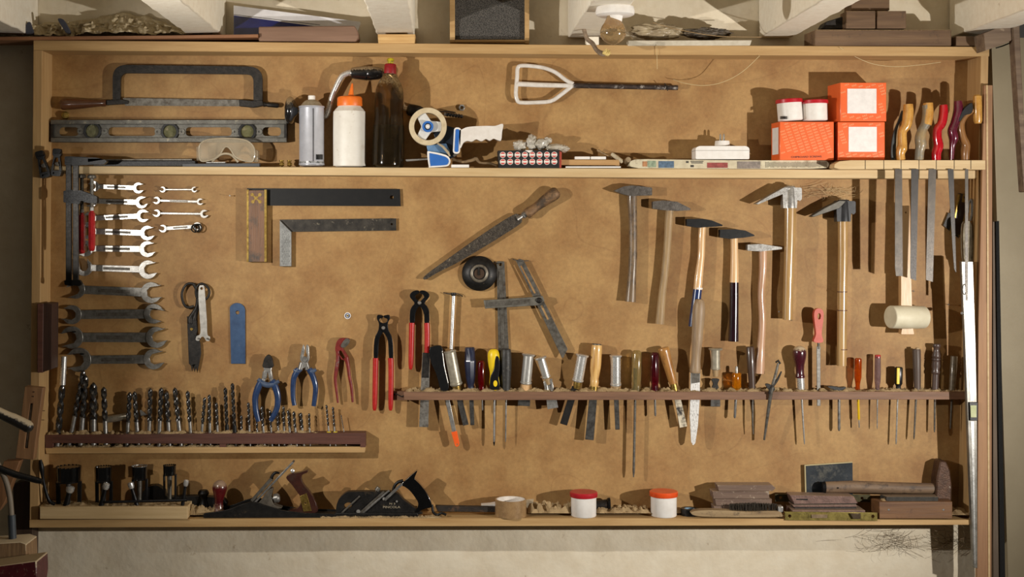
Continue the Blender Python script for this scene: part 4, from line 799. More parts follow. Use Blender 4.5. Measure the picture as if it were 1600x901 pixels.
# ================================================================ drill bit rack and bits
t = T('drill_bit_rack', 'two-level wooden rack, dark reddish rail over a pale shelf, full of drill bits', 'rack', 320, 708, .02)
MB().plate([(70, 679), (571, 676), (571, 694), (70, 692)], .001, .038).out('rail', rail_dark, t, .0008)
MB().plate([(70, 699), (571, 698), (570, 707), (72, 709)], .001, .038).out('shelf', pine, t, .0015)
MB().box(563, 676, 571, 698.5, .002, .0382).out('end_block', rail_dark, t)
MB().box(71, 679, 82, 699.5, .002, .0382).out('end_block', rail_dark, t)
MB().box(343, 692, 353, 699, .004, .036).out('spacer', rail_dark, t)
hss = mat('hss', (92, 90, 88), .22, .7, (44, 43, 43), 90, coat=.3); hss_dark = mat('hss_dark', (56, 52, 48), .4, .5, (34, 32, 30), 60)
DB = .020
def drill(top, bot, r, lab, split=.72, shank_r=None, m=None, collar=None, rest=698.5, turns=None, d=DB, flip=False, grp='drill bits standing in the left rack'):
    m = m or hss
    a, b = Vector(top), Vector(bot); u = (b - a).normalized()
    # run the shank down through the rail to the little shelf
    end = b + u * ((rest - b.y) / u.y) if rest else b
    t = T('drill_bit', lab, 'drill bit', end.x, end.y, d, grp)
    A, B = W(a.x, a.y, d), W(end.x, end.y, d); L = (B - A).length; k = PX(d); ax = (B - A) / L; w = Vector((0, 1, 0)); w = (w - ax * w.dot(ax)).normalized(); v = ax.cross(w)
    Lf = L * split if not rest else (b - a).length * split * k
    s0 = 0
    n = 12; steps = max(14, int(Lf / (r * k) * 2.2)); tw = (turns or Lf / (r * k * 7.5)) * 2 * PI; vs = []; fs = []
    for j in range(steps + 1):
        q = j / steps; c = A + ax * (Lf * q); R = r * k * (min(1, .25 + q * steps / 1.6) if j < 2 else 1)
        for i in range(n):
            an = 2 * PI * i / n; rr = R * (1 - .46 * max(0, math.cos(2 * an)) ** .8 if math.cos(2 * an) > 0 else 1)
            vs.append(c + v * (rr * math.cos(an + tw * q)) + w * (rr * math.sin(an + tw * q)))
    for j in range(steps):
        for i in range(n): fs.append([j * n + i, j * n + (i + 1) % n, (j + 1) * n + (i + 1) % n, (j + 1) * n + i])
    fs += [list(range(n)), [steps * n + i for i in range(n)]]
    mb = MB(); mb._add(vs, fs); mb.out('fluted_body', m, t)
    sr = shank_r or r * .8
    MB().lw(A + ax * Lf * .985, B, [(0, r * k * .8), (.06, sr * k), (1, sr * k)], 10).out('shank', steel if m is hss else m, t)
    if collar: MB().lp(tuple(b - u * 14), tuple(b + u * 1), d, [(0, r * 1.1), (1, r * 1.15)], 12).out('collar', black_iron, t)
    return t
bits = [((131, 578), (111, 678), 4.4, 'tall drill bit leaning right at the rack left end, tip touching the lowest spanner'),
 ((134, 586), (127, 678), 5.2, 'thick tall upright drill bit next to the leaning one at the left end'),
 ((146, 597), (146, 678), 6, 'thickest drill bit, third group from the left end of the rack'),
 ((162, 604), (165, 678), 4.6, 'thick drill bit just left of the gap where a punch lies'),
 ((203, 612), (199, 678), 3.8, 'drill bit just right of the gap, left one of a crossing pair'),
 ((210, 611), (215, 678), 3.8, 'drill bit just right of the gap, right one of a crossing pair'),
 ((235, 606), (233, 678), 3.7, 'drill bit with shiny flutes between the crossing pair and a close pair'),
 ((252, 605), (249, 678), 3.9, 'drill bit with a pale worn patch, left one of the close pair'),
 ((260, 611), (264, 678), 3.7, 'drill bit right one of the close pair under the scissors'),
 ((273, 605), (281, 678), 3.9, 'drill bit leaning left with a long straight shank below the scissors'),
 ((293, 610), (298, 678), 3.3, 'drill bit standing alone just right of the one leaning left'),
 ((320, 620), (315, 678), 2.7, 'slim drill bit leaning right, left one of a group of three'),
 ((327, 616), (328, 678), 2.8, 'slim upright drill bit, middle one of a group of three'),
 ((338, 628), (340, 678), 2.5, 'slim drill bit, shortest of a group of three'),
 ((377, 648), (378, 678), 2.1, 'short thin drill bit right of the two dark collared ones'),
 ((388, 628), (390, 678), 2.3, 'thin drill bit left of the side cutters'),
 ((401, 652), (402, 678), 2, 'drill bit standing below the left handle tip of the side cutters'),
 ((409, 634), (412, 678), 2.3, 'drill bit standing between the handles of the side cutters'),
 ((422, 640), (424, 678), 2, 'drill bit behind the right handle tip of the side cutters'),
 ((434, 642), (435, 678), 1.9, 'first short drill bit right of the side cutters'),
 ((443, 634), (444, 678), 2, 'second and taller drill bit right of the side cutters'),
 ((450, 640), (453, 678), 2.1, 'third short drill bit right of the side cutters'),
 ((459, 642), (462, 678), 2.4, 'fourth short drill bit right of the side cutters'),
 ((470, 644), (473, 678), 2.4, 'fifth short drill bit right of the side cutters'),
 ((483, 645), (484, 678), 1.8, 'short drill bit standing alone left of the yellow plugs'),
 ((510, 632), (514, 678), 1.7, 'thin drill bit, left one of two standing in yellow plugs'),
 ((520, 635), (523, 678), 1.6, 'thin drill bit, right one of two standing in yellow plugs'),
 ((533, 648), (538, 678), .8, 'thinnest needle-like drill bit near the right end of the rack')]
for a, b, r, lab in bits: drill(a, b, r, lab)
drill((352, 605), (355, 678), 3, 'matt dark drill bit with collar, shorter one of the two', m=hss_dark, collar=1, split=.85)
drill((363, 598), (367, 678), 3, 'matt dark drill bit with collar, taller one of the two', m=hss_dark, collar=1, split=.85)
t = drill((97.5, 600), (91, 678), 5.2, 'big drill bit stood upside down, long bright shank up, at the far left', split=.98, turns=1.6)
MB().lp((100, 556), (97.5, 601), DB, [(0, 3.5), (.02, 4.6), (1, 4.8)], 16).out('shank', chrome, t)
for i, x in enumerate((514, 524)): MB().lp((x, 674), (x, 679), .022, [(0, 3.4), (1, 3.8)], 12).thing('wall_plug', ['yellow plug around the left thin drill bit', 'yellow plug around the right thin drill bit'][i], 'wall plug', mat('yellow_plug', (226, 200, 30), .45), 'yellow plugs')
t = T('center_punch', 'steel punch lying across the gap between the drill bits', 'punch', 190, 660, .012)
MB().lp((167, 655), (200, 650), .010, [(0, 5.5), (.9, 6), (1, 6)], 16).out('shaft', mat('punch_steel', (190, 180, 160), .3, .7), t)
MB().plate([(218, 641), (220, 640), (230, 648), (220, 650)], .006, .012).out('tip', steel_bright, t, .001)
mound(74, 200, 679.4, .004, .037, 5.5, 11, 'sawdust along the left half of the drill bit rail')
mound(200, 500, 678.6, .004, .037, 4.6, 12, 'sawdust along the right half of the drill bit rail')
mound(84, 480, 699.2, .004, .037, 3.5, 13, 'sawdust on the pale lower shelf of the drill bit rack')

# ================================================================ upper shelf: cans, bottles, brace, tape gun
t = T('spray_can', 'silver-white spray can without cap, white nozzle on top', 'spray can', 487, 260, .05)
canw = mat('can_silver', (196, 198, 206), .32, .35, (180, 182, 190), 20)
MB().lp((487, 259.5), (487, 166), .05, [(0, 17), (.02, 20), (.04, 20), (.05, 19.4), (.97, 19.4), (.98, 20.6), (1, 20)], 40).out('body', canw, t)
MB().lp((487, 166), (487, 156), .05, [(0, 19), (.15, 16.5), (.5, 14), (.8, 11), (1, 7)], 36).out('shoulder', mat('dusty_dome', (176, 164, 140), .5, .4, (150, 138, 114), 60), t)
MB().lp((487, 157), (487, 149), .05, [(0, 5.5), (.9, 5.5), (1, 4.4)], 20).out('nozzle', white_pl, t)
dfr = .05 + 19.5 * PX(.05)
MB().box(488.7, 169, 490, 252, dfr - .001, dfr + .0004).out('seam', mat('seam_grey', (84, 84, 88), .4, .4), t)
q = MB()
for i in range(7): q.box(494 + i * 1.6, 241, 494.8 + i * 1.6 * 1.0, 249, .05 + math.sqrt(max(19.5 ** 2 - (494.5 + i * 1.6 - 487) ** 2, 1)) * PX(.05) - .001, .05 + math.sqrt(max(19.5 ** 2 - (494.5 + i * 1.6 - 487) ** 2, 1)) * PX(.05) + .0006)
q.out('barcode', black_plastic, t)
MB().lp((487, 258.3), (487, 252.3), .05, [(0, 19.7), (1, 19.7)], 40).out('dark_band', mat('band_dark', (60, 62, 62), .4, .2, (150, 150, 150), 90, lo=.5, hi=.52), t)
t = T('glue_bottle', 'white wide plastic bottle with orange cap and pointed orange spout', 'bottle', 546, 261, .05)
MB().lp((546, 260.5), (546, 164), .05, [(0, 21), (.03, 24.6), (.08, 25.4), (.8, 25.4), (.9, 24), (.96, 19), (1, 17)], 40, smooth=2).out('body', mat('chalky_white', (226, 222, 212), .5, 0, (214, 208, 196), 14, dirt=((178, 162, 136), 26, .64)), t)
c = MB().lp((546.5, 166), (546.5, 151), .05, [(0, 19.5), (.06, 19.8), (.8, 19.4), (.92, 18.6), (1, 17)], 40).out('cap', orange_pl, t)
MB().lp((548, 152), (550.5, 130.5), .05, [(0, 5.6), (.1, 4.6), (1, 1.2)], 20).out('spout', orange_pl, c)
t = T('drink_bottle', 'dusty clear plastic bottle half full of black liquid, red and yellow cap', 'bottle', 607, 262, .052)
bp = [(0, 21), (.02, 24.5), (.06, 25.2), (.35, 24.6), (.45, 24), (.55, 22.6), (.65, 22.8), (.8, 22), (.88, 19), (.94, 14), (1, 9.5)]
MB().lp((606, 261.5), (609, 115), .055, bp, 40, smooth=3).out('bottle', mat('dusty_pet', (150, 124, 84), .18, 0, (120, 98, 66), 20, trans=.96, ior=1.08, coat=.35, dust=((132, 112, 82), .6, .8)), t)
lp = [(0, 19), (.03, 23), (.1, 23.8), (.6, 23.4), (.97, 22.4), (1, 22)]
MB().lp((606, 260), (607.5, 196), .055, lp, 36).out('liquid', mat('black_liquid', (16, 14, 14), .12, 0, (24, 20, 18), 20, coat=.5), t)
c = MB().lp((609.5, 116.5), (610, 100), .055, [(0, 9.4), (.1, 9.6), (.9, 9.2), (1, 8)], 14).out('cap', mat('dull_red', (150, 24, 32), .45, 0, (120, 18, 24), 90), t)
MB().lp((610, 101), (610.3, 91), .055, [(0, 4.2), (.5, 4.2), (.6, 5.8), (.85, 5.4), (1, 4)], 16).out('spout', mat('yellow_spout', (206, 190, 40), .4, 0, (110, 96, 30), 70), c)
t = T('hand_brace', 'old hand brace drill with chrome crank and black handles behind the bottles', 'hand drill', 560, 262, .035)
dustb = mat('black_varnish_dusty', (26, 24, 24), .2, 0, (20, 18, 18), 30, coat=.8, dust=((150, 128, 98), .85, .8))
MB().lp((446, 172), (466, 173), .037, [(0, 13), (.1, 19), (.35, 22), (.6, 20), (.8, 12), (1, 6)], 30, smooth=2).out('pad', dustb, t)
MB().tp([(463, 173, .034), (474, 174, .018), (486, 175, .0095), (500, 178, .0095), (508, 181, .012), (513, 172, .016), (520, 148, .022), (532, 122, .028), (541, 115, .030), (549, 113.5, .030)], [4, 4.4, 4.6, 4.8, 5.4, 5, 4.4, 4.4, 4.4, 5], .02, 14, sm=4).out('crank', chrome, t)
MB().lp((548, 114), (599, 114.5), .030, [(0, 5.5), (.03, 8.4), (.15, 9.6), (.45, 11.4), (.5, 11.6), (.52, 11), (.54, 11.6), (.85, 10), (.97, 8.2), (1, 6)], 28, smooth=1).out('handle', dustb, t)
MB().tp([(598, 115, .028), (608, 119, .014), (618, 140, .0075), (630, 166, .0078), (638, 170, .014)], 4, .01, 12, sm=3).out('crank', chrome, t)
MB().lp((636, 171), (664, 176), .02, [(0, 6), (.1, 9), (.4, 9.6), (.7, 9), (1, 6)], 20).out('chuck', iron, t)
t = drill((724, 182), (694, 178), 3.4, 'auger bit held in the brace, sticking out behind the tape dispenser', split=.9, rest=None, d=.020, turns=3, grp=None); t['category'] = 'auger bit'; t.name = 'auger_bit'
MB().tp([(664, 176, .02), (700, 173.5, .02), (712, 176, .02)], .9, .02, 8).out('stem', iron, t)
MB().plate(circ(721.5, 168, 5.4, 6), .001, .007, [circ(721.5, 168, 2.6, 12)]).thing('hex_nut', 'small steel nut hung on the board right of the tape wheel', 'nut', steel_bright, bevel=.0006)

t = T('tape_dispenser', 'packing tape dispenser with beige tape wheel, blue pads and white grip', 'tape dispenser', 690, 262, .06)
tape_c = mat('tape_beige', (206, 190, 158), .45, 0, (184, 166, 132), 40); blue_d = mat('disp_blue', (56, 110, 186), .35, 0, (46, 98, 172), 14, coat=.3)
wx, wy = 668.5, 197.5
t2 = MB().plate(circ(wx, wy, 29.5, 48), .045, .078, [circ(wx, wy, 21.5, 40)]).out('tape_roll', tape_c, t, .001)
lobes = []
for i in range(36):
    a = i * 10; rr = 21.4 if (a % 120) < 40 else 21.4 - 11 * math.sin(math.radians(((a % 120) - 40) / 80 * 180)) ** .7
    lobes.append((wx + rr * math.cos(math.radians(a - 20)), wy - rr * math.sin(math.radians(a - 20))))
MB().plate(lobes, .060, .072).out('hub', mat('hub_white', (214, 212, 206), .4), t, .0012)
MB().plate(circ(wx, wy, 8.7, 28), .070, .084, [circ(wx, wy, 5.4, 20)]).out('axle_ring', blue_d, t, .001)
MB().lw(W(wx, wy, .068), W(wx, wy, .084), [(0, .0075), (.8, .0062), (1, .003)], 18).out('axle_cap', white_pl, t)
MB().plate([(676, 206), (698, 196), (712, 200), (712, 244), (703, 248), (690, 240)], .050, .060).out('frame', mat('dark_blue_frame', (24, 34, 46), .4, 0, (18, 26, 36), 20), t, .001)
MB().plate([(666, 226), (697, 224), (703, 236), (702, 241), (669, 240)], .052, .068).out('guard', mat('pale_blue', (110, 142, 176), .3, 0, (70, 104, 142), 18, coat=.4), t, .001)
MB().tp([(684, 224, .074), (692, 229, .076), (700, 238, .078), (703, 244, .078)], [1.4, 2, 2, 1.2], .075, 8, 3).out('tape_strip', tape_c, t)
h = MB().plate(cr([(667.5, 239), (672, 236.5), (697, 242), (703.5, 250), (702, 257), (696, 260), (672, 261.5), (670, 260)], 3, True), .060, .080).out('base_pad', white_pl, t, .001)
MB().plate(cr([(671, 241), (674, 239.5), (695, 244.5), (701, 250.5), (699.5, 256), (694, 258), (675, 259), (672.5, 258)], 3, True), .079, .0815).out('blue_pad', blue_d, h, .0005)
h = MB().plate(rot(rrect(708.5, 199, 719.5, 240, 5.4, 6), 714, 219, -3), .058, .080).out('handle_root', white_pl, t, .001)
MB().plate(rot(rrect(711, 201.5, 717, 237.5, 3, 5), 714, 219, -3), .079, .0815).out('blue_pad', blue_d, h, .0005)
MB().plate(cr([(717, 206), (722, 202), (730, 198.5), (745, 197), (762, 196.5), (774, 196.5), (786, 193.5), (784.5, 206), (783, 219), (777, 218.5), (771, 216.5), (765, 219.5), (759, 217), (752, 220.5), (744, 217.5), (737, 221), (730, 220), (724, 223), (719, 231)], 3, True), .056, .080).out('grip', mat('white_grip', (222, 216, 208), .5, 0, (210, 202, 192), 40), t, .004)
MB().plate([(633, 249), (668, 247.3), (668, 249.5), (635, 252)], .050, .066).out('tape_blade', steel_bright, t, .0004)
MB().plate(rot(rrect(707, 238, 719, 242, 2), 713, 240, 40), .066, .076).out('roller_arm', steel_dull, t, .001)
MB().box(705, 257, 733, 261.5, .055, .078).thing('chalk_bar', 'small white bar lying right of the tape dispenser pad', 'bar', white_pl, bevel=.0008)
MB().tp([(706, 248, .05), (722, 253, .05), (738, 250, .05), (744, 248, .05), (750, 254, .05), (766, 255, .05), (776, 259, .05)], [2.4, 2.2, 2.8, 3, 1.8, 2, 1.4], .05, 8, 1.2, sm=3).thing('dried_twig', 'wrinkled brown strip lying between the tape dispenser and black box', 'strip', mat('twig', (136, 112, 80), .8, 0, (96, 76, 52), 60, bump=.6))

t = T('spacer_box', 'low black cardboard box printed with two rows of red and white round badges', 'box', 827, 262, .06)
MB().plate([(778, 235), (874, 234.5), (874, 262), (780, 262)], .014, .080).out('carton', mat('black_card', (38, 36, 36), .5, 0, (26, 24, 24), 30, dirt=((110, 100, 86), 90, .7)), t, .0012)
MB().plate([(874, 236), (877.5, 238), (877, 262), (874, 262)], .03, .076).out('red_flap', mat('card_red', (190, 80, 62), .6), t)
MB().plate([(820, 234.6), (833, 234.6), (827, 238.6)], .0795, .0806).out('torn_corner', white_pl, t)
for r in range(2):
    for i in range(8):
        x, y = 785.6 + i * 11.5, 241.8 + r * 10.9 - i * .04
        b_ = MB().plate(circ(x, y, 4.7, 24), .0798, .0805).out('badge', mat('badge_white', (226, 218, 208), .5), t)
        q = MB()
        q.plate(arc(x, y, 3.9, 25, 155, 10), .0804, .0808); q.plate(arc(x, y, 3.9, 205, 335, 10), .0804, .0808)
        q.out('badge_red', mat('badge_red', (196, 50, 44), .5), b_)
q = MB()
plast = mat('clear_bag', (236, 231, 220), .2, 0, (214, 204, 184), 26, trans=.4, ior=1.1, bump=.5, bscale=40, coat=.8)
for i, (x, y, rx, ry, rd) in enumerate([(812, 227, 10, 8, .02), (831, 222, 9, 11, .02), (845, 224, 12, 9, .022), (868, 230, 17, 5.5, .02), (880, 233, 9, 5, .018), (856, 219, 6, 5, .016)]):
    c_ = W(x, y, .05); q.blob(c_, (rx * S, rd, ry * S), .26, 1.7, i + 3, 4)
q.thing('crumpled_bag', 'crumpled clear plastic bag lying on top of the black box', 'bag', plast, ang=60)
t = T('wood_offcut', 'short pale wooden block lying right of the black box', 'block', 924, 262, .05)
MB().plate([(877, 249), (968, 249.5), (968, 258.5), (877, 258)], .012, .060).out('block', wood('offcut', (190, 152, 102), (160, 122, 76), 'x', 50), t, .0008)
for i, (x0, x1) in enumerate([(898, 922), (923, 947)]): MB().box(x0, 244.4, x1, 248.8, .03, .055).thing('white_tile', ['left white tile on the wooden offcut', 'right white tile on the wooden offcut'][i], 'tile', white_pl, 'white tiles on the wooden offcut', bevel=.001)
MB().box(884, 259.8, 970, 262, .05, .074).thing('white_strip', 'thin white strip under the wooden offcut at the shelf edge', 'strip', white_pl)
MB().lp((956, 240.5), (972, 252), (.04, .06), [(0, 2.6), (.1, 3.2), (1, 3.4)], 12).thing('white_tube', 'short white tube leaning beside the newspaper roll', 'tube', mat('bone', (206, 194, 168), .5, 0, (180, 164, 134), 40))
MB().lp((934, 234.5), (957, 247), (.012, .04), [(0, 2.2), (.12, 2.2), (.13, 1.7), (1, 1.5)], 10).thing('cotton_stick', 'thin brown stick with a dark tip leaning behind the offcut', 'stick', old_handle)
MB().lp((975, 255), (982, 249), (.03, .07), [(0, 4), (.9, 4.4), (1, 4)], 16).thing('pipe_piece', 'stub of pipe with open end beside the newspaper roll', 'pipe', mat('pipe_brown', (150, 130, 100), .6, 0, (110, 90, 66), 40))

news = mat('newsprint', (206, 196, 168), .8, 0, (186, 174, 146), 30, bump=.3, dirt=((150, 134, 108), 50, .62))
t = T('newspaper_roll', 'long flat folded newspaper lying along the shelf under the white plug and boxes', 'newspaper', 1130, 264, .05)
MB().plate(rnd([(984, 252), (992, 249), (1010, 248.5), (1080, 249.5), (1190, 250.5), (1290, 250.5), (1296, 255), (1294, 262), (1270, 263.5), (1100, 264), (1000, 263), (984, 260)], 3), .012, .070).out('paper', news, t, .003)
q = lambda n, c: mat(n, c, .8, 0, tuple(v * .7 for v in c), 60)
for (a, b, y0, y1, c, n_) in [(1004, 1011, 252, 260, (196, 140, 96), 'print_orange'), (1012, 1025, 251, 261, (160, 176, 148), 'print_green'), (1029, 1053, 251.5, 262, (98, 122, 146), 'print_blue'), (1105, 1137, 254, 262, (168, 84, 78), 'print_red'), (1152, 1188, 252, 263, (150, 138, 128), 'print_grey')]:
    MB().box(a, y0, b, y1, .0695, .0708).out('printed_picture', q(n_, c), t)
hl = MB()
for (a, b, y0, y1) in [(1072, 1076, 251.5, 254.5), (1079, 1099, 251.3, 252.6), (1080, 1098, 253.6, 255), (1079, 1084, 257.5, 261)]: hl.box(a, y0, b, y1, .0695, .0707)
hl.out('headline', mat('ink', (70, 66, 60), .8), t)
hl = MB(); rr = random.Random(4)
for i in range(46): x = 1196 + i * 2.1; hl.box(x, 252.6 + rr.random(), x + .8, 262 - rr.random() * 2, .0695, .0705)
hl.out('newsprint_columns', mat('ink_grey', (120, 114, 98), .8), t)

t = T('socket_adapter', 'white oval plug adapter lying face down with its pins pointing up', 'adapter', 1129, 248, .045)
MB().plate(rnd([(1087, 231), (1092, 228), (1166, 228), (1171, 231), (1171, 248.5), (1087, 248.5)], [4, 4, 4, 4, 2, 2], 5), .014, .068).out('body', white_pl, t, .003)
MB().box(1086.5, 234.6, 1171.5, 235.4, .013, .0684).out('seam', mat('seam_w', (170, 164, 156), .5), t)
MB().lp((1128.5, 229), (1128.5, 220), .04, [(0, 12), (1, 11)], 28).out('pin_base', white_pl, t, .0006)
for x in (1125.5, 1131): MB().lp((x, 221), (x, 209), .04, [(0, 1.6), (.8, 1.6), (1, .8)], 10).out('pin', mat('nickel', (200, 196, 186), .3, .7), t)

# orange screw boxes: the wide face looks at us, the left face runs back
box_or = mat('box_orange', (232, 104, 48), .35, 0, (226, 96, 42), 12, coat=.35); box_side = box_or
pale_or = mat('print_pale', (240, 168, 118), .4); lab_w = mat('label_white', (232, 226, 222), .5)
def screw_box(lab, x0, x1, y0, y1, d1, xl, dl, label=None, side_label=None, words=None, pat=1, grp='orange screw boxes'):
    t = T('screw_box', lab, 'box', (x0 + x1) / 2, y1, d1 - .03, grp)
    FL, FR = W(x0, y1, d1), W(x1, y1, d1); zb, zt = FL.z, W(x0, y0, d1).z; BL = W(xl, y1, dl); BR = FR + (BL - FL)
    BR.y = min(BR.y, -.002)
    q = MB(); lo = [FL, FR, BR, BL]; q.hexa([Vector((p.x, p.y, zb)) for p in lo], [Vector((p.x, p.y, zt)) for p in lo]); q.out('carton', box_or, t, .0012)
    if pat:   # diagonal rows of the printed name, kept inside the face and off the label
        q = MB()
        for r in range(-8, 34):
            for c_ in range(-3, 9):
                for wd_, off in (('KALE', 0), ('VIDA', 8.6)):
                    x = x0 + c_ * 18.6 + r * 1.5 + off; y = y0 + 2 + r * 4.3 - (c_ * 18.6 + off) * .34
                    if x - 3.8 < x0 or x + 3.8 > x1 or y - 2.6 < y0 or y + 2.6 > y1 - (9 if words else 2): continue
                    if label and x + 4.4 > label[0] - 1 and x - 4.4 < label[2] + 1 and y + 2.8 > label[1] and y - 2.8 < label[3]: continue
                    q.text(wd_, x, y, 2.5, d1 + .0003, 7.2, 19, .02)
        q.out('printed_name', pale_or, t)
    if label: MB().box(*label, d1 - .0005, d1 + .0009).out('label', lab_w, t)
    if side_label:
        a, b, ya, yb = side_label; q = MB(); P = []
        n = (BL - FL); nn = Vector((n.y, -n.x, 0)).normalized(); nn = nn if nn.x < 0 else -nn
        for f, y in ((a, ya), (b, ya), (b, yb), (a, yb)): p = FL + n * f; P.append(Vector((p.x, p.y, zb + (zt - zb) * y)) + nn * .0006)
        q._add(P + [p - nn * .0004 for p in P], [[0, 1, 2, 3], [7, 6, 5, 4], [0, 1, 5, 4], [1, 2, 6, 5], [2, 3, 7, 6], [3, 0, 4, 7]]); q.out('label', lab_w, t)
    if words: MB().text(words, (x0 + x1) / 2 - 1, y1 - 5.2, 2.9, d1 + .0004, 48, 1, .02).out('lettering', mat('ink_dark', (90, 30, 14), .5), t)
    return t
screw_box('lower left orange screw box with repeated pale print, carrying the two tubs', 1218.5, 1303, 190, 250, .088, 1205, .03, None, (.15, .85, .16, .86), 'CHIPBOARD SCREWS')
screw_box('lower right orange screw box with a blank white label, under another box', 1309, 1382.5, 190.5, 250, .088, 1304.5, .03, (1326, 198, 1370, 237))
screw_box('top orange screw box with a blank white label, standing on another box', 1313, 1385, 129, 189.5, .090, 1293, .012, (1324, 138.5, 1369.5, 177))
def tub(lab, x, y0, y1, r, lidm, tilt=0, d=.05, name='plastic_tub', grp='white tubs', lidh=.16, extra=None, flat_lid=0):
    t = T(name, lab, 'tub', x, y1, d, grp)
    dx = tilt
    MB().lp((x - dx, y1), (x + dx, y0 + (y1 - y0) * lidh * .6), d, [(0, r * .86), (.03, r * .96), (.06, r), (1, r)], 40).out('body', white_pl, t)
    l = MB().lp((x + dx * .8, y0 + (y1 - y0) * lidh), (x + dx * 1.1, y0), d, [(0, r * 1.07), (.1, r * 1.1), (.85, r * 1.1), (1, r * 1.05)], 40).out('lid', lidm, t)
    return t
red_lid = mat('lid_red', (186, 26, 40), .35, 0, (170, 20, 34), 30, coat=.4, dust=((170, 90, 78), .55, 1.05)); orange_lid = mat('lid_orange', (226, 84, 34), .35, 0, (214, 74, 28), 30, coat=.3, dust=((206, 134, 96), .8, 1.0))
for (x, y0, lab, tl, xs) in [(1234, 155, 'left tub with red lid on the orange box, label with barcode', -1.2, 0), (1273, 156.5, 'right tub with red lid on the orange box, beside the top box', -.4, 1)]:
    t = tub(lab, x, y0, 189.3, 19, red_lid, tl, .06, grp='red-lidded tubs on the orange box', lidh=.18)
    q = MB()
    for i in range(9):
        bx = x - 15 + i * (1.25 if xs == 0 else 0) ; 
        if xs: break
        dd = .06 + math.sqrt(19 ** 2 - (bx - x) ** 2) * PX(.06); q.box(bx, 181.5, bx + .7, 186, dd - .001, dd + .0006)
    if not xs: q.out('barcode', black_plastic, t)
    q = MB()
    for yy, a, b in [(164.5, 6, 14), (168, 8, 14), (171.5, 7, 12), (175, 8, 13)]:
        for i in range(6): bx = x + a + (b - a) * i / 6; dd = .06 + math.sqrt(max(19 ** 2 - (bx + .5 - x) ** 2, 4)) * PX(.06); q.box(bx, yy, bx + (b - a) / 6, yy + .6, dd - .0015, dd + .0006)
    q.out('small_print', mat('print_violet', (170, 150, 176), .6), t)

# blades, goggles and small things at the left of the shelf
for i, (x0, x1, y0, y1, d0, d1, m_, lab) in enumerate([(143, 300, 248, 250.5, .02, .06, steel_dull, 'thin grey blade lying on the stack left on the shelf'), (146, 305, 251, 259.3, .03, .066, black_iron, 'long black flat bar lying on the shelf left of the goggles'), (285, 405, 255, 260, .045, .072, mat('dark_grey_bar', (74, 76, 78), .5, .1), 'long dark grey bar in front of the goggles'), (322, 352, 252.5, 254.6, .05, .07, steel_bright, 'short pale metal strip lying on the grey bar')]):
    MB().plate([(x0, y0 + .6), (x1, y0), (x1, y1), (x0, y1)], d0, d1).thing('flat_bar', lab, 'bar', m_, bevel=.0006)
clear = mat('goggle_clear', (190, 176, 150), .25, 0, (160, 146, 122), 12, alpha=.42, coat=.6)
rimm = mat('goggle_rim', (204, 192, 168), .35, 0, (180, 166, 140), 20, alpha=.75, coat=.5)
t = T('safety_goggles', 'clear dusty plastic safety goggles standing nose-down in front of the level', 'goggles', 355, 255, .05)
go = [(311, 233), (313, 225), (322, 219), (340, 216.5), (368, 216.5), (386, 220), (396, 229), (398, 240), (396, 249), (392, 252.5), (378, 250), (367, 244), (362, 236), (357, 230), (352, 229.5), (348, 234), (342, 244), (332, 249), (318, 252), (312, 248)]
MB().plate(cr(go, 3, True), .066, .069).out('lens', clear, t, .001)
MB().tp(go, 1.3, .066, 8, 1.6, closed=True, sm=3).out('rim', rimm, t)
MB().plate([(306.5, 229), (312, 227), (312, 251), (307, 251)], .036, .064).out('side_wing', clear, t, .002)
MB().plate([(397, 232), (403, 235), (403, 253), (396, 253)], .036, .064).out('side_wing', clear, t, .002)
MB().tp([(332, 252, .06), (338, 246, .064), (346, 241, .066), (355, 240, .066), (363, 243, .064), (372, 253, .06)], [2, 2, 2, 2, 2, 2], .06, 8, 1.4, sm=3).out('nose_bridge', rimm, t)
for i, x in enumerate((440, 452)):
    t = T('brass_valve', ['left of two small brass fittings beside the spray can', 'right of two small brass fittings beside the spray can'][i], 'fitting', x, 260, .05, 'brass fittings on the shelf')
    MB().lp((x - 3, 256.5), (x + 4, 256.5), .05, [(0, 3), (.3, 3), (.35, 4.4), (.7, 4.4), (.75, 2.6), (1, 2.6)], 12).out('body', brass, t)
    MB().lp((x, 257), (x, 250), .05, [(0, 2.2), (.6, 2.2), (.7, 3.6), (1, 3.4)], 10).out('cap', brass, t)
# ================================================================ bottom shelf
ZF = W(0, 809.6, .09).z            # top of the bottom board
def FY(d): return CY + (809.6 - CY) * ((D - .09) / (D - d))
t = T('bit_tray', 'pale pine block with holes at the left end of the bottom shelf, holding hole saws', 'block', 178, 811, .05)
def slab(x0, x1, yt, d0, d1, yb=None, xl=None, xr=None):
    """upright block on the shelf: front face x0..x1 (photo px at depth d1), top edge at yt on the front"""
    a, b = W(x0, yt, d1), W(x1, yt, d1); zb = ZF if yb is None else W(0, yb, d1).z
    la = W(x0 if xl is None else xl, yt, d0).x if xl is not None else a.x; lb = W(xr, yt, d0).x if xr is not None else b.x
    lo = [Vector((a.x, -d1, zb)), Vector((b.x, -d1, zb)), Vector((lb, -d0, zb)), Vector((la, -d0, zb))]
    return MB().hexa(lo, [Vector((p.x, p.y, a.z)) for p in lo])
slab(62, 293, 791, .028, .098, xl=74, xr=300).out('block', pine_pale, t, .0012)
mound(66, 290, 791, .032, .095, 3, 21, 'sawdust over the top of the hole saw block')
gloss_b = mat('gloss_black', (14, 14, 15), .14, .3, (8, 8, 9), 40, coat=.8); HS = 'black hole saws on the tray'
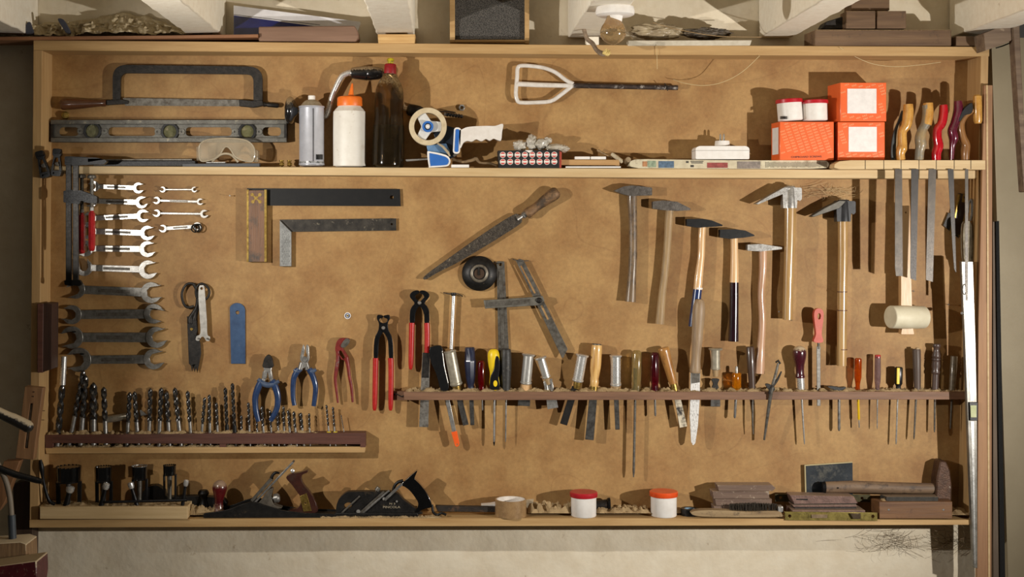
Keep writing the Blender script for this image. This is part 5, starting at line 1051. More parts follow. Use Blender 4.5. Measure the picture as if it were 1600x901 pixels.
def hole_saw(lab, x, y0, y1, r, leg, base, d=.06, leg_w=2.4, crown=False):
    t = T('hole_saw', lab, 'hole saw', x, base, d, HS); k = PX(d)
    q = MB(); q.lp((x, y1), (x, y0), d, [(0, r * .9), (.04, r), (.12, r), (.14, r * .96), (1, r)], 36); q.out('cup', gloss_b, t)
    q = MB()
    for i in range(18):
        a = 2 * PI * i / 18; c = W(x, y0, d) + Vector((math.cos(a) * r * k * .95, math.sin(a) * r * k * .95, 0)); e = Vector((-math.sin(a), math.cos(a), 0)) * r * k * .16; n = Vector((math.cos(a), math.sin(a), 0)) * .0008
        q._add([c - e - n, c + e - n, c + e * .9 - n + Vector((0, 0, .0022)), c - e + n, c + e + n, c + e * .9 + n + Vector((0, 0, .0022))], [[0, 1, 2], [5, 4, 3], [0, 1, 4, 3], [1, 2, 5, 4], [2, 0, 3, 5]])
    q.out('toothed_rim', steel if crown else gloss_b, t)
    for s_ in (-1, 1): MB().plate([(x + s_ * r * .9 - leg_w, y1 - 1), (x + s_ * r * .9 + leg_w, y1 - 1), (x + s_ * r * .85 + leg_w, base), (x + s_ * r * .85 - leg_w, base)], d - .004, d + .004).out('strut', black_iron, t, .0008)
    MB().lp((x, y1), (x, base), d, [(0, 4), (1, 3)], 14).out('arbor', steel_dull, t)
    return t
hole_saw('largest black hole saw, at the left end of the tray', 107, 729, 753, 19, 0, 791, .066, 3)
hole_saw('second black hole saw from the left, tall and narrow', 162, 729, 753, 12.5, 0, 791, .064)
hole_saw('hole saw with bright toothed rim, third from the left', 218, 728, 749, 12, 0, 789, .05, 1.8, True)
hole_saw('smallest hole saw with open legs, right end of the tray', 265, 727, 742, 10, 0, 789, .05, 1.5)
for (a, b, r, lab) in [((166, 757), (158, 790), 4.2, 'stubby bit with chrome head in front of the second hole saw'), ((204, 756), (214, 789), 3.6, 'tilted bit with a rounded shiny head in the middle of the tray'), ((291, 752), (285, 789), 3, 'thin socket bit standing at the right end of the tray'), ((110, 762), (103, 790), 5, 'thick dark bit in front of the largest hole saw')]:
    t = T('arbor_bit', lab, 'bit', b[0], b[1], .085, 'small bits standing in the tray')
    u = (Vector(b) - Vector(a)).normalized()
    MB().lp(a, b, .085, [(0, r * .7), (1, r)], 12).out('stem', black_iron, t)
    MB().lp(tuple(Vector(a) - u * 3), tuple(Vector(a) + u * 7), .085, [(0, r * .8), (.15, r * 1.3), (.7, r * 1.3), (1, r)], 16).out('head', chrome, t)
MB().lp((163, 784), (292, 781), .09, [(0, 2), (1, 2.4)], 10).thing('black_rod', 'thin black rod lying along the tray behind the small bits', 'rod', black_iron)
MB().tp([(63, 718, .09), (65, 730, .09), (67, 746, .088), (71, 765, .085), (77, 782, .082), (86, 788, .08)], [2.2, 4, 2.4, 2.6, 3, 3.4], .09, 12, sm=4).thing('black_lever', 'curved black lever rising at the left edge of the tray', 'lever', black_iron)

# front hand plane (long, low) and rear dark plane behind it
plane_b = mat('plane_black', (36, 34, 32), .45, .3, (20, 19, 18), 40, bump=.15, dirt=((90, 76, 58), 40, .68))
t = T('rear_plane', 'dark hand plane mostly hidden behind the red knob, sawdust around it', 'plane', 290, 800, .02)
MB().plate(cr([(222, 800), (222, 772), (230, 762), (244, 758), (256, 766), (262, 776), (300, 775), (350, 780), (352, 800)], 3), .004, .030).out('body', plane_b, t, .002)
MB().lp((318, 790), (318, 765), .030, [(0, 8), (.4, 5), (.6, 6), (.8, 9), (1, 6)], 16, smooth=2).out('knob', black_iron, t)
t = T('bench_plane', 'long hand plane with round red knob and worn reddish wooden tote', 'plane', 425, 808, .06)
ck = [(317, 806), (320, 801.5), (345, 798.5), (362, 794), (378, 787.5), (391, 784), (402, 784.5), (418, 790), (440, 796.5), (470, 801), (521, 802.5), (529, 805), (522, 808.6), (318, 808.6)]
MB().plate(ck, .078, .083).out('side_cheek', plane_b, t, .0008)
MB().plate(ck, .028, .033, dref=.083).out('side_cheek', plane_b, t, .0008)
MB().plate([(317, 803.5), (527, 804.5), (522, 808.6), (318, 808.6)], .03, .080, dref=.083).out('sole', plane_b, t, .0006)
MB().lp((341, 802), (344, 750), .055, [(0, 9), (.08, 9.4), (.2, 7.5), (.38, 6.4), (.6, 9.4), (.78, 11.4), (.92, 9), (1, 4)], 28, smooth=3).out('knob', mat('red_knob', (92, 20, 22), .3, 0, (66, 12, 16), 24, coat=.4, dust=((150, 126, 104), .9, .55)), t)
f = MB().plate(cr([(392, 788), (405, 784), (420, 765), (426, 764), (424, 775), (428, 788), (440, 794), (400, 794)], 3, True), .042, .068).out('frog', mat('frog_grey', (112, 104, 92), .5, .4, (74, 68, 60), 40), t, .0015)
MB().plate(band((397, 786), (458, 722), 3), .040, .070).out('iron', steel, t, .0006)
MB().plate(band((393, 783), (424, 748), 5), .044, .066).out('lever_cap', steel_dull, t, .001)
MB().tp([(423, 750), (426, 742), (431, 738), (437, 739)], [3, 2.4, 2.2, 1.4], .056, 10, sm=3).out('cam_lever', black_iron, t)
MB().lw(W(457, 735, .055), W(457, 735, .062), [(0, .0055), (.8, .005), (1, .003)], 18).out('highlight_disc', chrome, t)  # shiny disc added to stand for the white highlight by the iron
MB().lp((424, 779), (437, 777), .06, [(0, 3), (.3, 3), (.35, 7), (.8, 7.4), (1, 5)], 18).out('adjusting_wheel', steel, t)
tot = [(447, 746), (455, 740), (468, 738), (480, 734.5), (480, 738), (473, 741), (470.5, 747), (474, 757), (484, 769), (491, 781), (496, 799), (480, 801), (455, 800.5), (452, 797), (464, 794), (470, 787), (470.5, 778), (464, 768), (456, 757)]
h = MB().plate(cr(tot, 3, True), .046, .066).out('tote', mat('tote_wood', (66, 36, 26), .35, 0, (46, 20, 16), 26, coat=.4, dirt=((60, 44, 36), 30, .56)), t, .006)
MB().plate([(468, 775), (479, 770), (487, 798), (474, 799)], .065, .0675, [circ(477, 786, 1.4, 8)]).out('repair_plate', brass, h, .0005)
t = T('block_plane', 'short black cast plane with tall curved handle and raised worn lettering', 'plane', 585, 806, .06)
MB().plate(cr([(525, 801), (526, 788), (531, 778), (540, 770), (550, 768), (590, 768), (618, 769), (630, 780), (645, 791), (652, 797), (651, 804), (530, 804)], 3, True), .050, .072, [cr([(537, 790), (542, 785), (549, 786), (548, 793), (540, 795)], 3, True)]).out('body', plane_b, t, .002)
MB().plate([(524, 801), (652, 801), (654, 805.8), (522, 805.8)], .03, .080, dref=.08).out('sole', plane_b, t, .001)
tb = [(626, 757), (636, 748), (645, 740), (652, 735), (649.5, 742), (648, 748), (655, 755), (664, 766), (671, 778), (675, 790), (672, 793), (662, 795), (655, 799), (650, 804), (646, 803), (651, 795), (653.5, 786), (648, 776), (640, 766), (632, 760)]
MB().plate(cr(tb, 3, True), .052, .074).out('handle', gloss_b, t, .006)
MB().tp([(614, 770), (616, 760), (622, 753), (630, 751)], [2.4, 2.4, 2.6, 3], .063, 10, sm=3).out('finger_ring', black_iron, t)
for a, b, w_, m_ in [((532, 803), (562, 775), 2.2, steel_dull), ((565, 803), (608, 766), 2.4, steel), ((561, 803), (600, 768), 3.4, steel_dull)]: MB().plate(band(a, b, w_), .071, .076).out('cutting_iron', m_, t, .0004)
MB().plate(band((601, 781), (628, 756), 4), .072, .078).out('lever', steel, t, .0008)
MB().lp((586, 770), (592, 761), .062, [(0, 2), (.4, 2), (.5, 4.4), (1, 3.6)], 14).out('knob', steel_dull, t)
for x, y, r in [(560, 799, 4), (600, 779, 3), (620, 783, 2)]: MB().lw(W(x, y, .07), W(x, y, .077), [(0, r * S), (1, r * S * .7)], 12).out('screw', steel_bright, t)
MB().text('PINCOLA', 612, 791.8, 3.6, .0724, 27, 0, .01).out('lettering', mat('worn_letters', (150, 138, 116), .6), t)
MB().text('N 3', 613, 786.5, 3, .0724, 9, 0, .01).out('lettering', mat('worn_letters', (150, 138, 116), .6), t)
t = T('bow_clamp_bar', 'dark rusty iron bar with a wire-bound end lying right of the black plane', 'bar', 725, 802, .05)
MB().plate([(680, 790), (776, 792), (776, 800), (684, 799)], .046, .062).out('bar', mat('rusty_black', (50, 42, 36), .7, .2, (30, 26, 22), 40, bump=.6, dirt=((92, 66, 44), 60, .6)), t, .001)
MB().tp([(675, 788, .07), (677, 800, .072), (684, 804, .075), (690, 801, .078), (697, 804, .078)], 2, .07, 10, sm=3).out('wire_binding', black_iron, t)
MB().plate([(752, 789), (766, 788), (774, 786.5), (774, 791), (752, 791)], .02, .045).thing('paper_scrap', 'white paper scrap with a blue corner behind the tape roll', 'paper', white_pl)
# tapes and tubs
t = T('packing_tape', 'roll of brown packing tape standing flat, white core inside and loose clear tail', 'tape', 798, 808, .06)
A, B = W(798, 0, .06), W(798, 0, .06); zt = W(0, 779, .06).z; r = 24.6 * PX(.06)
A = Vector((A.x, -.06, ZF)); B = Vector((A.x, -.06, zt))
def ring(c, z0, z1, ro, ri, m_, name, par, n=48):
    vs = []; fs = []
    for z, R in ((z0, ro), (z1, ro), (z1, ri), (z0, ri)):
        for i in range(n): a = 2 * PI * i / n; vs.append((c[0] + R * math.cos(a), c[1] + R * math.sin(a), z))
    for j in range(4):
        for i in range(n): fs.append([j * n + i, j * n + (i + 1) % n, ((j + 1) % 4) * n + (i + 1) % n, ((j + 1) % 4) * n + i])
    mb = MB(); mb._add(vs, fs); return mb.out(name, m_, par, .0004)
ring((A.x, A.y), ZF, zt, r, r - .003, mat('brown_tape', (156, 126, 88), .3, 0, (136, 106, 72), 60, coat=.5), 'tape', t)
ring((A.x, A.y), ZF, zt - .0004, r - .0028, r - .006, mat('core_white', (224, 216, 206), .6), 'core', t)
MB().plate([(821, 780), (834, 779), (832, 792), (823, 793)], .052, .0525).out('loose_tail', mat('clear_tape', (190, 176, 150), .25, alpha=.5), t)
t = tub('white tub with a red lid on the bottom shelf', 912, 767.5, 806.3, 19.6, mat('lid_red2', (178, 30, 42), .4, 0, (160, 24, 34), 30, coat=.2), 0, .062, grp='tubs on the bottom shelf', lidh=.2)
q = MB()
for yy in (778, 786, 791, 797): 
    for i in range(5): bx = 924 + i * 1.2; dd = .062 + math.sqrt(max(19.6 ** 2 - (bx + .6 - 912) ** 2, 4)) * PX(.062); q.box(bx, yy, bx + 1.2, yy + .6, dd - .0016, dd + .0006)
q.out('small_print', mat('print_violet', (170, 150, 176), .6), t)
tub('white tub with an orange lid on the bottom shelf', 1037, 766.5, 806, 20, orange_lid, 0, .060, grp='tubs on the bottom shelf', lidh=.2)
t = T('electrical_tape', 'small roll of black tape lying between the orange-lidded tub and the wire brush', 'tape', 1077, 804, .055)
c_ = W(1077, 0, .05); zt = ZF + .017
ring((c_.x, -.05), ZF, zt, .0215, .0135, black_plastic, 'tape', t); ring((c_.x, -.05), ZF, zt - .0005, .0134, .011, mat('core_blue', (130, 158, 178), .3, .2), 'core', t)
t = T('iron_socket', 'dark iron fitting with a flared right end behind the red-lidded tub', 'fitting', 940, 800, .03)
MB().lp((925, 790), (949, 788), .03, [(0, 8), (1, 8.4)], 18).out('barrel', iron, t); MB().lp((948, 788), (953, 788), .03, [(0, 8.4), (.3, 10.5), (1, 11)], 20).out('flange', black_iron, t)
mound(824, 900, FY(.03), .006, .07, 13, 31, 'heap of wood shavings right of the brown tape roll', 'wood_shavings', .25)
mound(930, 1014, FY(.03), .006, .075, 7, 32, 'wood shavings between the two tubs', 'wood_shavings', .3)
mound(1052, 1068, FY(.03), .006, .05, 6, 33, 'pinch of shavings beside the black tape', 'wood_shavings', .2)
mound(296, 342, FY(.05), .02, .07, 12, 34, 'wood shavings between the tray and the red knob', 'wood_shavings', .2)
mound(500, 690, FY(.085), .065, .088, 2.5, 35, 'fine sawdust along the edge under the black plane', 'sawdust', .3)
mound(1440, 1510, FY(.05), .01, .085, 6, 36, 'dust at the right end of the bottom shelf', 'sawdust', .25)
# wood slats, wire brush
slat = lambda n: wood(n, (122, 100, 84), (88, 68, 58), 'x', 60, .7, .4, dirt=((186, 170, 148), 60, .62), dust=((158, 134, 108), .7, .9))
sl = slat('old_slat')
def stick(lab, x0, x1, y0, y1, d0, d1, xr=None, name='wood_stick', grp='old wooden slats in a stack'):
    MB().plate([(x0, y0), (x1, y0), (xr or x1, (y0 + y1) / 2), (x1, y1), (x0 + 2, y1)], d0, d1).thing(name, lab, 'slat', sl, grp, bevel=.001)
stick('top slat of the old wooden stack beside the wire brush', 1121, 1207, 757.5, 767, .02, .060, 1212)
stick('second slat of the old wooden stack, pale end grain at left', 1113, 1202, 767.3, 779, .02, .060)
stick('third slat of the old wooden stack, behind the brush bristles', 1117, 1206, 779.3, 790, .02, .058)
stick('lowest slat of the old wooden stack', 1115, 1196, 790.3, 803.5, .02, .056)
t = T('wire_brush', 'old wire brush with dark bristles and worn wooden handle lying in front of the slats', 'brush', 1150, 807, .075)
MB().plate(cr([(1080, 802), (1086, 798), (1110, 796.5), (1140, 797.5), (1170, 799), (1200, 798), (1218, 799), (1222, 803), (1220, 807), (1150, 807.5), (1095, 806.5)], 3, True), .064, .088).out('handle', wood('brush_wood', (162, 138, 102), (122, 98, 68), 'x', 60, .7, .4, dirt=((92, 76, 58), 50, .6)), t, .003)
q = MB(); rr = random.Random(9); k = PX(.07)
for i in range(420):
    x = 1140 + rr.random() * 74; row = .066 + rr.random() * .018; base = 799; tip = 784 + abs(x - 1177) * .05 + rr.random() * 3; cx_ = math.floor(x / 8) * 8 + 4; xt = cx_ + (x - cx_) * .8
    a = W(x + rr.uniform(-1, 1), tip, row); b = W(xt, base, row); q.tw([b, a], .00045, 3)
q.out('bristles', mat('bristle', (74, 66, 54), .6, .2, (44, 38, 32), 200), t, kind='stuff')
MB().box(1216, 791, 1224, 801, .062, .086).out('end_cap', steel_bright, t, .0015)
# locks
br_old = mat('old_brass', (158, 142, 78), .34, .6, (112, 98, 50), 40, dirt=((52, 44, 26), 50, .6)); lockb = mat('lock_case', (122, 94, 84), .5, .2, (90, 68, 60), 26, bump=.3, dirt=((176, 150, 128), 30, .64), dust=((164, 140, 116), .6, .9))
t = T('mortise_lock', 'mortise lock lying in front, shiny brass face plate with latch and deadbolt', 'lock', 1297, 812, .08)
fp = MB().plate([(1226, 799), (1371, 800.5), (1371, 813.5), (1227, 812.5)], .0905, .0945, [circ(1234, 806, 2.6, 14), circ(1364, 806.5, 2.6, 14)]).out('face_plate', br_old, t, .0005)
MB().box(1268, 803.5, 1293, 809, .094, .0975).out('deadbolt', mat('bolt_pink', (176, 150, 120), .3, .6), fp, .0008)
MB().plate([(1328, 802), (1345, 802), (1345, 810.5), (1333, 810.5)], .094, .101).out('latch', mat('bolt_dark', (92, 76, 58), .35, .6), fp, .001)
slab(1238, 1352, 797, .02, .089).out('case', lockb, t, .001)
t = T('mortise_lock', 'second mortise lock stacked behind, purplish case with dark olive face plate ends', 'lock', 1290, 797, .05)
MB().plate([(1234, 773), (1334, 775), (1341, 786), (1240, 787)], .030, .072).out('case', lockb, t, .002)
MB().plate([(1238, 788.5), (1338, 788), (1340, 791.5), (1240, 792)], .030, .072).out('case_rim', lockb, t, .001)
MB().plate([(1240, 787), (1338, 786), (1338, 797), (1242, 797)], .034, .066).out('mechanism', iron, t, .001)
MB().plate([(1211, 771.5), (1360, 772.5), (1360, 784), (1211, 783.5)], .024, .028, [circ(1220, 777, 2.2, 12), circ(1347, 778, 2.2, 12)]).out('face_plate', mat('olive_plate', (76, 70, 42), .4, .5, (48, 44, 26), 40), t, .0005)
MB().plate([(1244, 779), (1262, 779), (1262, 781.2), (1244, 780.6)], .0715, .0724).out('keyhole_slot', black_iron, t)
t = T('metal_sheet', 'dark square metal sheet with a pale edge leaning against the board', 'sheet', 1294, 772, .02)
MB().plate([(1257, 726.5), (1332, 721.5), (1333, 797), (1259, 797)], .008, .0105).out('sheet', mat('dark_sheet', (62, 66, 70), .35, .6, (34, 38, 42), 6, dirt=((120, 116, 104), 7, .62)), t)
MB().plate([(1257, 726), (1332, 721), (1332, 722.5), (1258.8, 727.6), (1260.8, 797), (1259, 797)], .009, .0115).out('edge', mat('edge_cream', (176, 160, 116), .5), t)
t = T('sledge_hammer', 'short sledge hammer lying on its side with rusty head at the right end', 'hammer', 1380, 783, .05)
MB().tp([(1288, 761), (1330, 760), (1400, 762), (1466, 763)], [9, 9.6, 9, 8.4], .031, 20, .9).out('handle', wood('sledge_handle', (128, 104, 80), (84, 66, 52), 'x', 50, .6, .3, dirt=((58, 46, 38), 30, .58)), t)
MB().tp([(1284, 761), (1289, 761)], [8, 9.6], .031, 20, .9).out('dark_end', black_iron, t)
MB().lw(W(1309.5, 762, .0455), W(1309.5, 762, .047), [(0, .002), (1, .002)], 10).out('nail_hole', dark, t)
MB().plate([(1462, 775), (1464, 745), (1469, 719.5), (1479, 720.5), (1485, 735), (1488, 760), (1487, 797), (1475, 797)], .008, .050).out('head', mat('rusty_head', (92, 66, 50), .5, .4, (60, 42, 32), 34, bump=.4, dirt=((168, 156, 140), 50, .68)), t, .004)
t = T('oilstone_box', 'open brown wooden box with a dark sharpening stone lying on it', 'box', 1430, 810, .06)
wbx = wood('box_brown', (118, 82, 48), (88, 58, 36), 'x', 40, .5, .15, dirt=((70, 46, 32), 16, .6))
slab(1374, 1488, 783.5, .052, .092, xl=1361, xr=1482).out('box', wbx, t, .001)
for x in (1388.5, 1474): MB().lw(W(x, 796, .0915), W(x, 796, .0932), [(0, .003), (1, .0022)], 12).out('nail', steel_bright, t)
st = slab(1385, 1466, 775.5, .054, .084, yb=783.2, xl=1375, xr=1460).out('stone', mat('oilstone', (62, 58, 52), .8, 0, (44, 42, 38), 40, bump=.3, dust=((120, 100, 78), .75, .8)), t, .001)
mound(1376, 1384, 783.4, .055, .088, 3, 41, 'crumbs of dust on the oilstone box, left of the stone')

# ================================================================ top of the case and the ceiling edge
MB().plate([(-60, 58), (250, 55.5), (403, 53.5), (403, 58.5), (250, 60.5), (-60, 63.5)], .0, .094).thing('thin_plank', 'thin reddish plank edge running along the top left above the case', 'plank', wood('red_plank', (150, 104, 70), (118, 78, 50), 'x', 40), bevel=.001)
MB().plate([(404, 41.5), (554, 40), (559, 48), (560, 58), (556, 65), (404, 64)], .012, .082).thing('wood_block', 'rounded-end pinkish brown wooden block lying on the case top left of the joist end', 'block', wood('walnutish', (140, 110, 90), (112, 84, 66), 'x', 22, .7, .2), bevel=.003)
t = T('printed_board', 'white and dark blue glossy printed board leaning behind the wooden block', 'board', 460, 57, .02)
MB().plate([(365, 8.5), (563, 34), (563, 38), (556, 56), (365, 56)], .001, .0085).out('board', mat('glossy_white', (222, 220, 222), .2, 0, (206, 204, 206), 10, coat=.5), t)
MB().plate([(365.3, 24), (470, 38), (500, 42), (500, 56), (365.3, 56)], .0084, .0092).out('blue_print', mat('deep_blue', (30, 40, 112), .2, 0, (20, 26, 80), 6, coat=.5), t)
MB().plate([(365.3, 22.2), (500, 38.6), (500, 39.3), (365.3, 22.9)], .0084, .0091).out('black_line', black_plastic, t)
MB().plate([(590, 53.5), (649, 53.5), (648, 67.5), (591, 67.5)], -.02, .088).thing('timber_end', 'sawn timber end with growth rings wedged under the joist, middle left', 'timber', wood('timber_end', (214, 176, 118), (186, 144, 88), 'x', 90, .7, .2), bevel=.001)
t = T('abrasive_board', 'dark gritty grey panel in a pale wooden frame standing on the case top', 'panel', 765, 66, .03)
MB().plate([(709, -60), (821, -60), (821, 62.5), (710, 62.5)], .014, .022).out('grit_panel', mat('grit', (96, 92, 86), .95, 0, (48, 46, 44), 260, bump=.9, bscale=800, lo=.45, hi=.55), t)
for p_ in ([(702, -60), (710.5, -60), (711, 66), (703, 66)], [(820, -60), (827, -60), (827, 68), (820, 68)], [(711, 62), (820, 62), (820, 66.5), (711, 66)]): MB().plate(p_, .008, .034).out('frame_strip', pine, t, .0008)
crump = mat('grey_bag', (176, 160, 130), .5, 0, (128, 112, 88), 14, bump=.5, bscale=40, coat=.2)
q = MB(); q.blob(W(1022, 51, .035), (.066, .026, .021), .3, 1.3, 2, 5); q.thing('crumpled_bag', 'crumpled grey-beige bag lying on the case top right of the light bulb', 'bag', crump, ang=60)
q = MB(); q.blob(W(1104, 52, .03), (.056, .022, .016), .3, 1.6, 5, 5); q.thing('dark_bundle', 'dark crumpled bundle lying on the case top right of the grey bag', 'bundle', mat('dark_bag', (112, 98, 78), .6, 0, (62, 56, 50), 12, bump=.5, bscale=60), ang=60)
MB().plate([(981, 63), (1175, 62.5), (1172, 71), (981, 71.5)], .066, .088).thing('white_moulding', 'whitish moulding strip lying along the case edge under the bags', 'strip', mat('moulding', (206, 198, 180), .5, 0, (186, 176, 156), 30), bevel=.0015)
MB().tp([(1020, 35, .09), (1050, 44, .09), (1090, 52, .09), (1130, 57, .09), (1190, 58, .09)], .55, .09, 6, sm=4).thing('thin_wire', 'thin slack wire hanging in front of the crumpled bags', 'wire', old_handle)
dw = wood('dark_timber', (120, 94, 68), (86, 64, 46), 'x', 30, .7, .3, dirt=((70, 54, 42), 20, .62), dust=((170, 148, 116), .7, .95))
a, b = W(1273, 46, .085), W(1487, 45.5, .085); zb = W(0, 71.5, .085).z
q = MB(); lo = [Vector((a.x, -.085, zb)), Vector((b.x, -.085, zb)), Vector((b.x, -.005, zb)), Vector((W(1256, 0, .005).x, -.005, zb))]; q.hexa(lo, [Vector((p.x, p.y, a.z)) for p in lo])
q.thing('timber_plank', 'long dark timber lying on the case top at right, two blocks on it', 'timber', dw, bevel=.003)
MB().box(1322, 17, 1368, 44.5, .03, .080).thing('timber_block', 'left of two short timber blocks on the long dark timber', 'block', dw, 'timber blocks on the long timber', bevel=.0015)
MB().box(1370.5, 17, 1416, 44.5, .03, .080).thing('timber_block', 'right of two short timber blocks on the long dark timber', 'block', dw, 'timber blocks on the long timber', bevel=.0015)
MB().box(1330, -2, 1390, 16.2, .0, .06).thing('timber_block', 'timber block on top of the two short blocks', 'block', dw, 'timber blocks on the long timber', bevel=.0015)
MB().plate([(1284, 45), (1290, 34), (1321, 24), (1321, 45)], .0, .05).thing('stone_lump', 'wedge-shaped grey lump at the left of the timber blocks', 'lump', iron, bevel=.003)
MB().box(1494, 56.5, 1541, 71.5, .0, .08).thing('timber_stub', 'short timber stub at the top right corner of the case', 'timber', dw, bevel=.0015)
# rough broken mortar between the first two joists
q = MB(); vs = []; fs = []; nu, nv = 150, 16
for i in range(nu + 1):
    for j in range(nv + 1):
        f = i / nu; v = j / nv; x = -40 + 385 * f; top = 34 - 16 * math.exp(-((x - 190) / 60) ** 2) + max(0, x - 230) * .2
        p = W(x, top + (58 - top) * v, 0); n1 = noise.fractal(Vector((x * .045, v * 1.6, 2)), .75, 2.1, 5); n2 = noise.cell(Vector((x * .16 + v * 2, v * 5, 7)))
        vs.append((p.x, .028 - (.012 + .075 * v) * (1 if 0 < j else 0) - .020 * n1 * min(1, v * 3) - .008 * n2 * min(1, v * 3), p.z + .006 * n1))
for i in range(nu):
    for j in range(nv): a = i * (nv + 1) + j; fs.append([a, a + 1, a + nv + 2, a + nv + 1])
q._add(vs, fs)
q.struct('trim_9', mat('mortar', (206, 192, 160), .9, 0, (178, 160, 126), 30, bump=.8, bscale=120, dirt=((110, 104, 98), 14, .66)))
t = T('loose_stone', 'dark flaky stone chip hanging from the broken mortar, top left', 'stone', 50, 50, .07)
MB().plate(cr([(40, 52), (41, 38), (46, 34), (49, 42), (52, 52), (46, 54)], 3, True), .06, .07).out('chip', mat('slate', (62, 64, 76), .7), t, .001)
MB().plate(cr([(90, 30), (98, 30), (106, 42), (110, 52), (104, 52), (98, 44)], 3, True), .06, .07).thing('loose_stone', 'dark chip with a pale tip right of the other loose chip', 'stone', mat('slate', (62, 64, 76), .7), bevel=.001)
# bare light bulb under the middle joist
t = T('light_bulb', 'dusty bare light bulb in a white ceiling holder under the joist', 'light bulb', 958, 70, .46)
DBU = .46
zj = Z(57)
c = W(961, 0, DBU); q = MB()
q.lw((c.x, -DBU, zj), (c.x, -DBU, zj - .020), [(0, .0405), (.5, .043), (.85, .042), (1, .036)], 40).out('holder', white_pl, t)
MB().lw((c.x, -DBU, zj - .018), (c.x - .002, -DBU, zj - .034), [(0, .017), (1, .0165)], 30).out('socket', white_pl, t)
zc = W(958, 50, DBU).z; xc = W(958, 50, DBU).x; k = PX(DBU)
MB().lw((xc + .002, -DBU, zc + 35 * k), (xc + .001, -DBU, zc + 27 * k), [(0, .0125), (.3, .0135), (.6, .0125), (1, .013)], 24).out('screw_base', chrome, t)
dg = mat('dusty_glass', (196, 170, 128), .08, 0, (176, 148, 106), 30, trans=.72, ior=1.2, coat=1., dust=((150, 116, 76), .95, .62))
MB().lw((xc, -DBU, zc + 30 * k), (xc, -DBU, zc - 20.5 * k), [(0, 9.5 * k), (.16, 10.5 * k), (.3, 14 * k), (.42, 18 * k), (.56, 20.3 * k), (.7, 20 * k), (.83, 16 * k), (.93, 9.5 * k), (1, 1.5 * k)], 36).out('glass', dg, t, ang=60)
t = T('old_cable', 'frayed grey cable end with a yellow crumb hanging below the bulb', 'cable', 945, 86, .17)
MB().tp([(912, 44, .125), (917, 60, .13), (926, 68, .14), (932, 78, .16), (942, 84, .17), (950, 80, .17)], [3.2, 3.4, 3.6, 3.4, 4.4, 2], .15, 10, sm=4).out('cable', mat('old_cable', (150, 130, 108), .8, 0, (110, 92, 74), 50, bump=.6), t)
q = MB(); q.blob(W(948, 82, .18), (.009, .006, .007), .6, 2, 4, 3); q.out('foam_crumb', mat('foam_yellow', (216, 190, 120), .8), t)
MB().box(916, 57, 936, 70, .06, .086).thing('plaster_chunk', 'small white block on the case top under the middle joist', 'block', white_paint, bevel=.002)
thread = mat('thread', (206, 186, 140), .7)
MB().tp([(1052, 124, .02), (1070, 130, .04), (1100, 133.5, .05), (1130, 128, .06), (1160, 112, .08), (1187, 87, .09)], .45, .05, 5, sm=4).thing('thread', 'pale thread sagging from the case top above the paint mixer', 'thread', thread)
MB().tp([(1312, 74, .09), (1335, 88, .07), (1365, 100, .06), (1400, 104, .05), (1440, 101, .05), (1470, 97, .06)], .45, .05, 5, sm=4).thing('thread', 'pale thread sagging above the orange boxes', 'thread', thread)
MB().tp([(1026, 70, .09), (1026.5, 90, .09), (1027, 108, .09)], .35, .09, 5).thing('thread', 'short thread hanging straight down right of the bulb', 'thread', thread)

# ================================================================ planks standing at the right
tp_ = wood('plank_brown', (168, 128, 92), (138, 100, 70), 'z', 26, .65, .15)
t = T('leaning_plank', 'long brown plank standing upright in front of the right end of the case', 'plank', 1538, 901, .12)
MB().plate([(1538, 133), (1551, 133), (1550, 500), (1549, 1150), (1525, 1150), (1529, 500)], .0865, .098).out('plank', tp_, t, .001)
MB().plate([(1541, 133), (1543.5, 133), (1548, 1150), (1545.5, 1150)], .098, .100).out('pale_edge', pine_pale, t)
t = T('dark_plank', 'weathered dark-edged plank standing behind the brown one at the right', 'plank', 1565, 901, .08)
MB().plate([(1551, 346), (1560, 345), (1573, 1150), (1552, 1150)], .04, .085).out('plank', wood('weathered_grey', (112, 96, 80), (84, 70, 58), 'z', 40, .7, .3), t, .0015)
MB().plate([(1556, 346), (1561, 345), (1575, 1150), (1566, 1150)], .084, .09).out('black_edge', dark, t)
t = T('old_bracket', 'old worn wooden bracket frame at the top right corner against the beige wall', 'frame', 1595, 240, .1)
og = wood('old_grey_wood', (132, 112, 92), (92, 74, 60), 'x', 30, .7, .4, dirt=((176, 158, 132), 30, .66))
MB().plate([(1537, 52), (1583, 33), (1594, 38), (1592, 58), (1565, 70), (1540, 79)], .06, .14).out('crossbar', og, t, .002)
MB().plate([(1583, 34), (1593, 33), (1597, 120), (1606, 300), (1600, 300), (1588, 120)], .12, .15).out('upright', og, t, .002)
MB().tp([(1556, 75, .1), (1566, 72, .1), (1581, 66, .1)], 1., .1, 6).out('wire', iron, t)

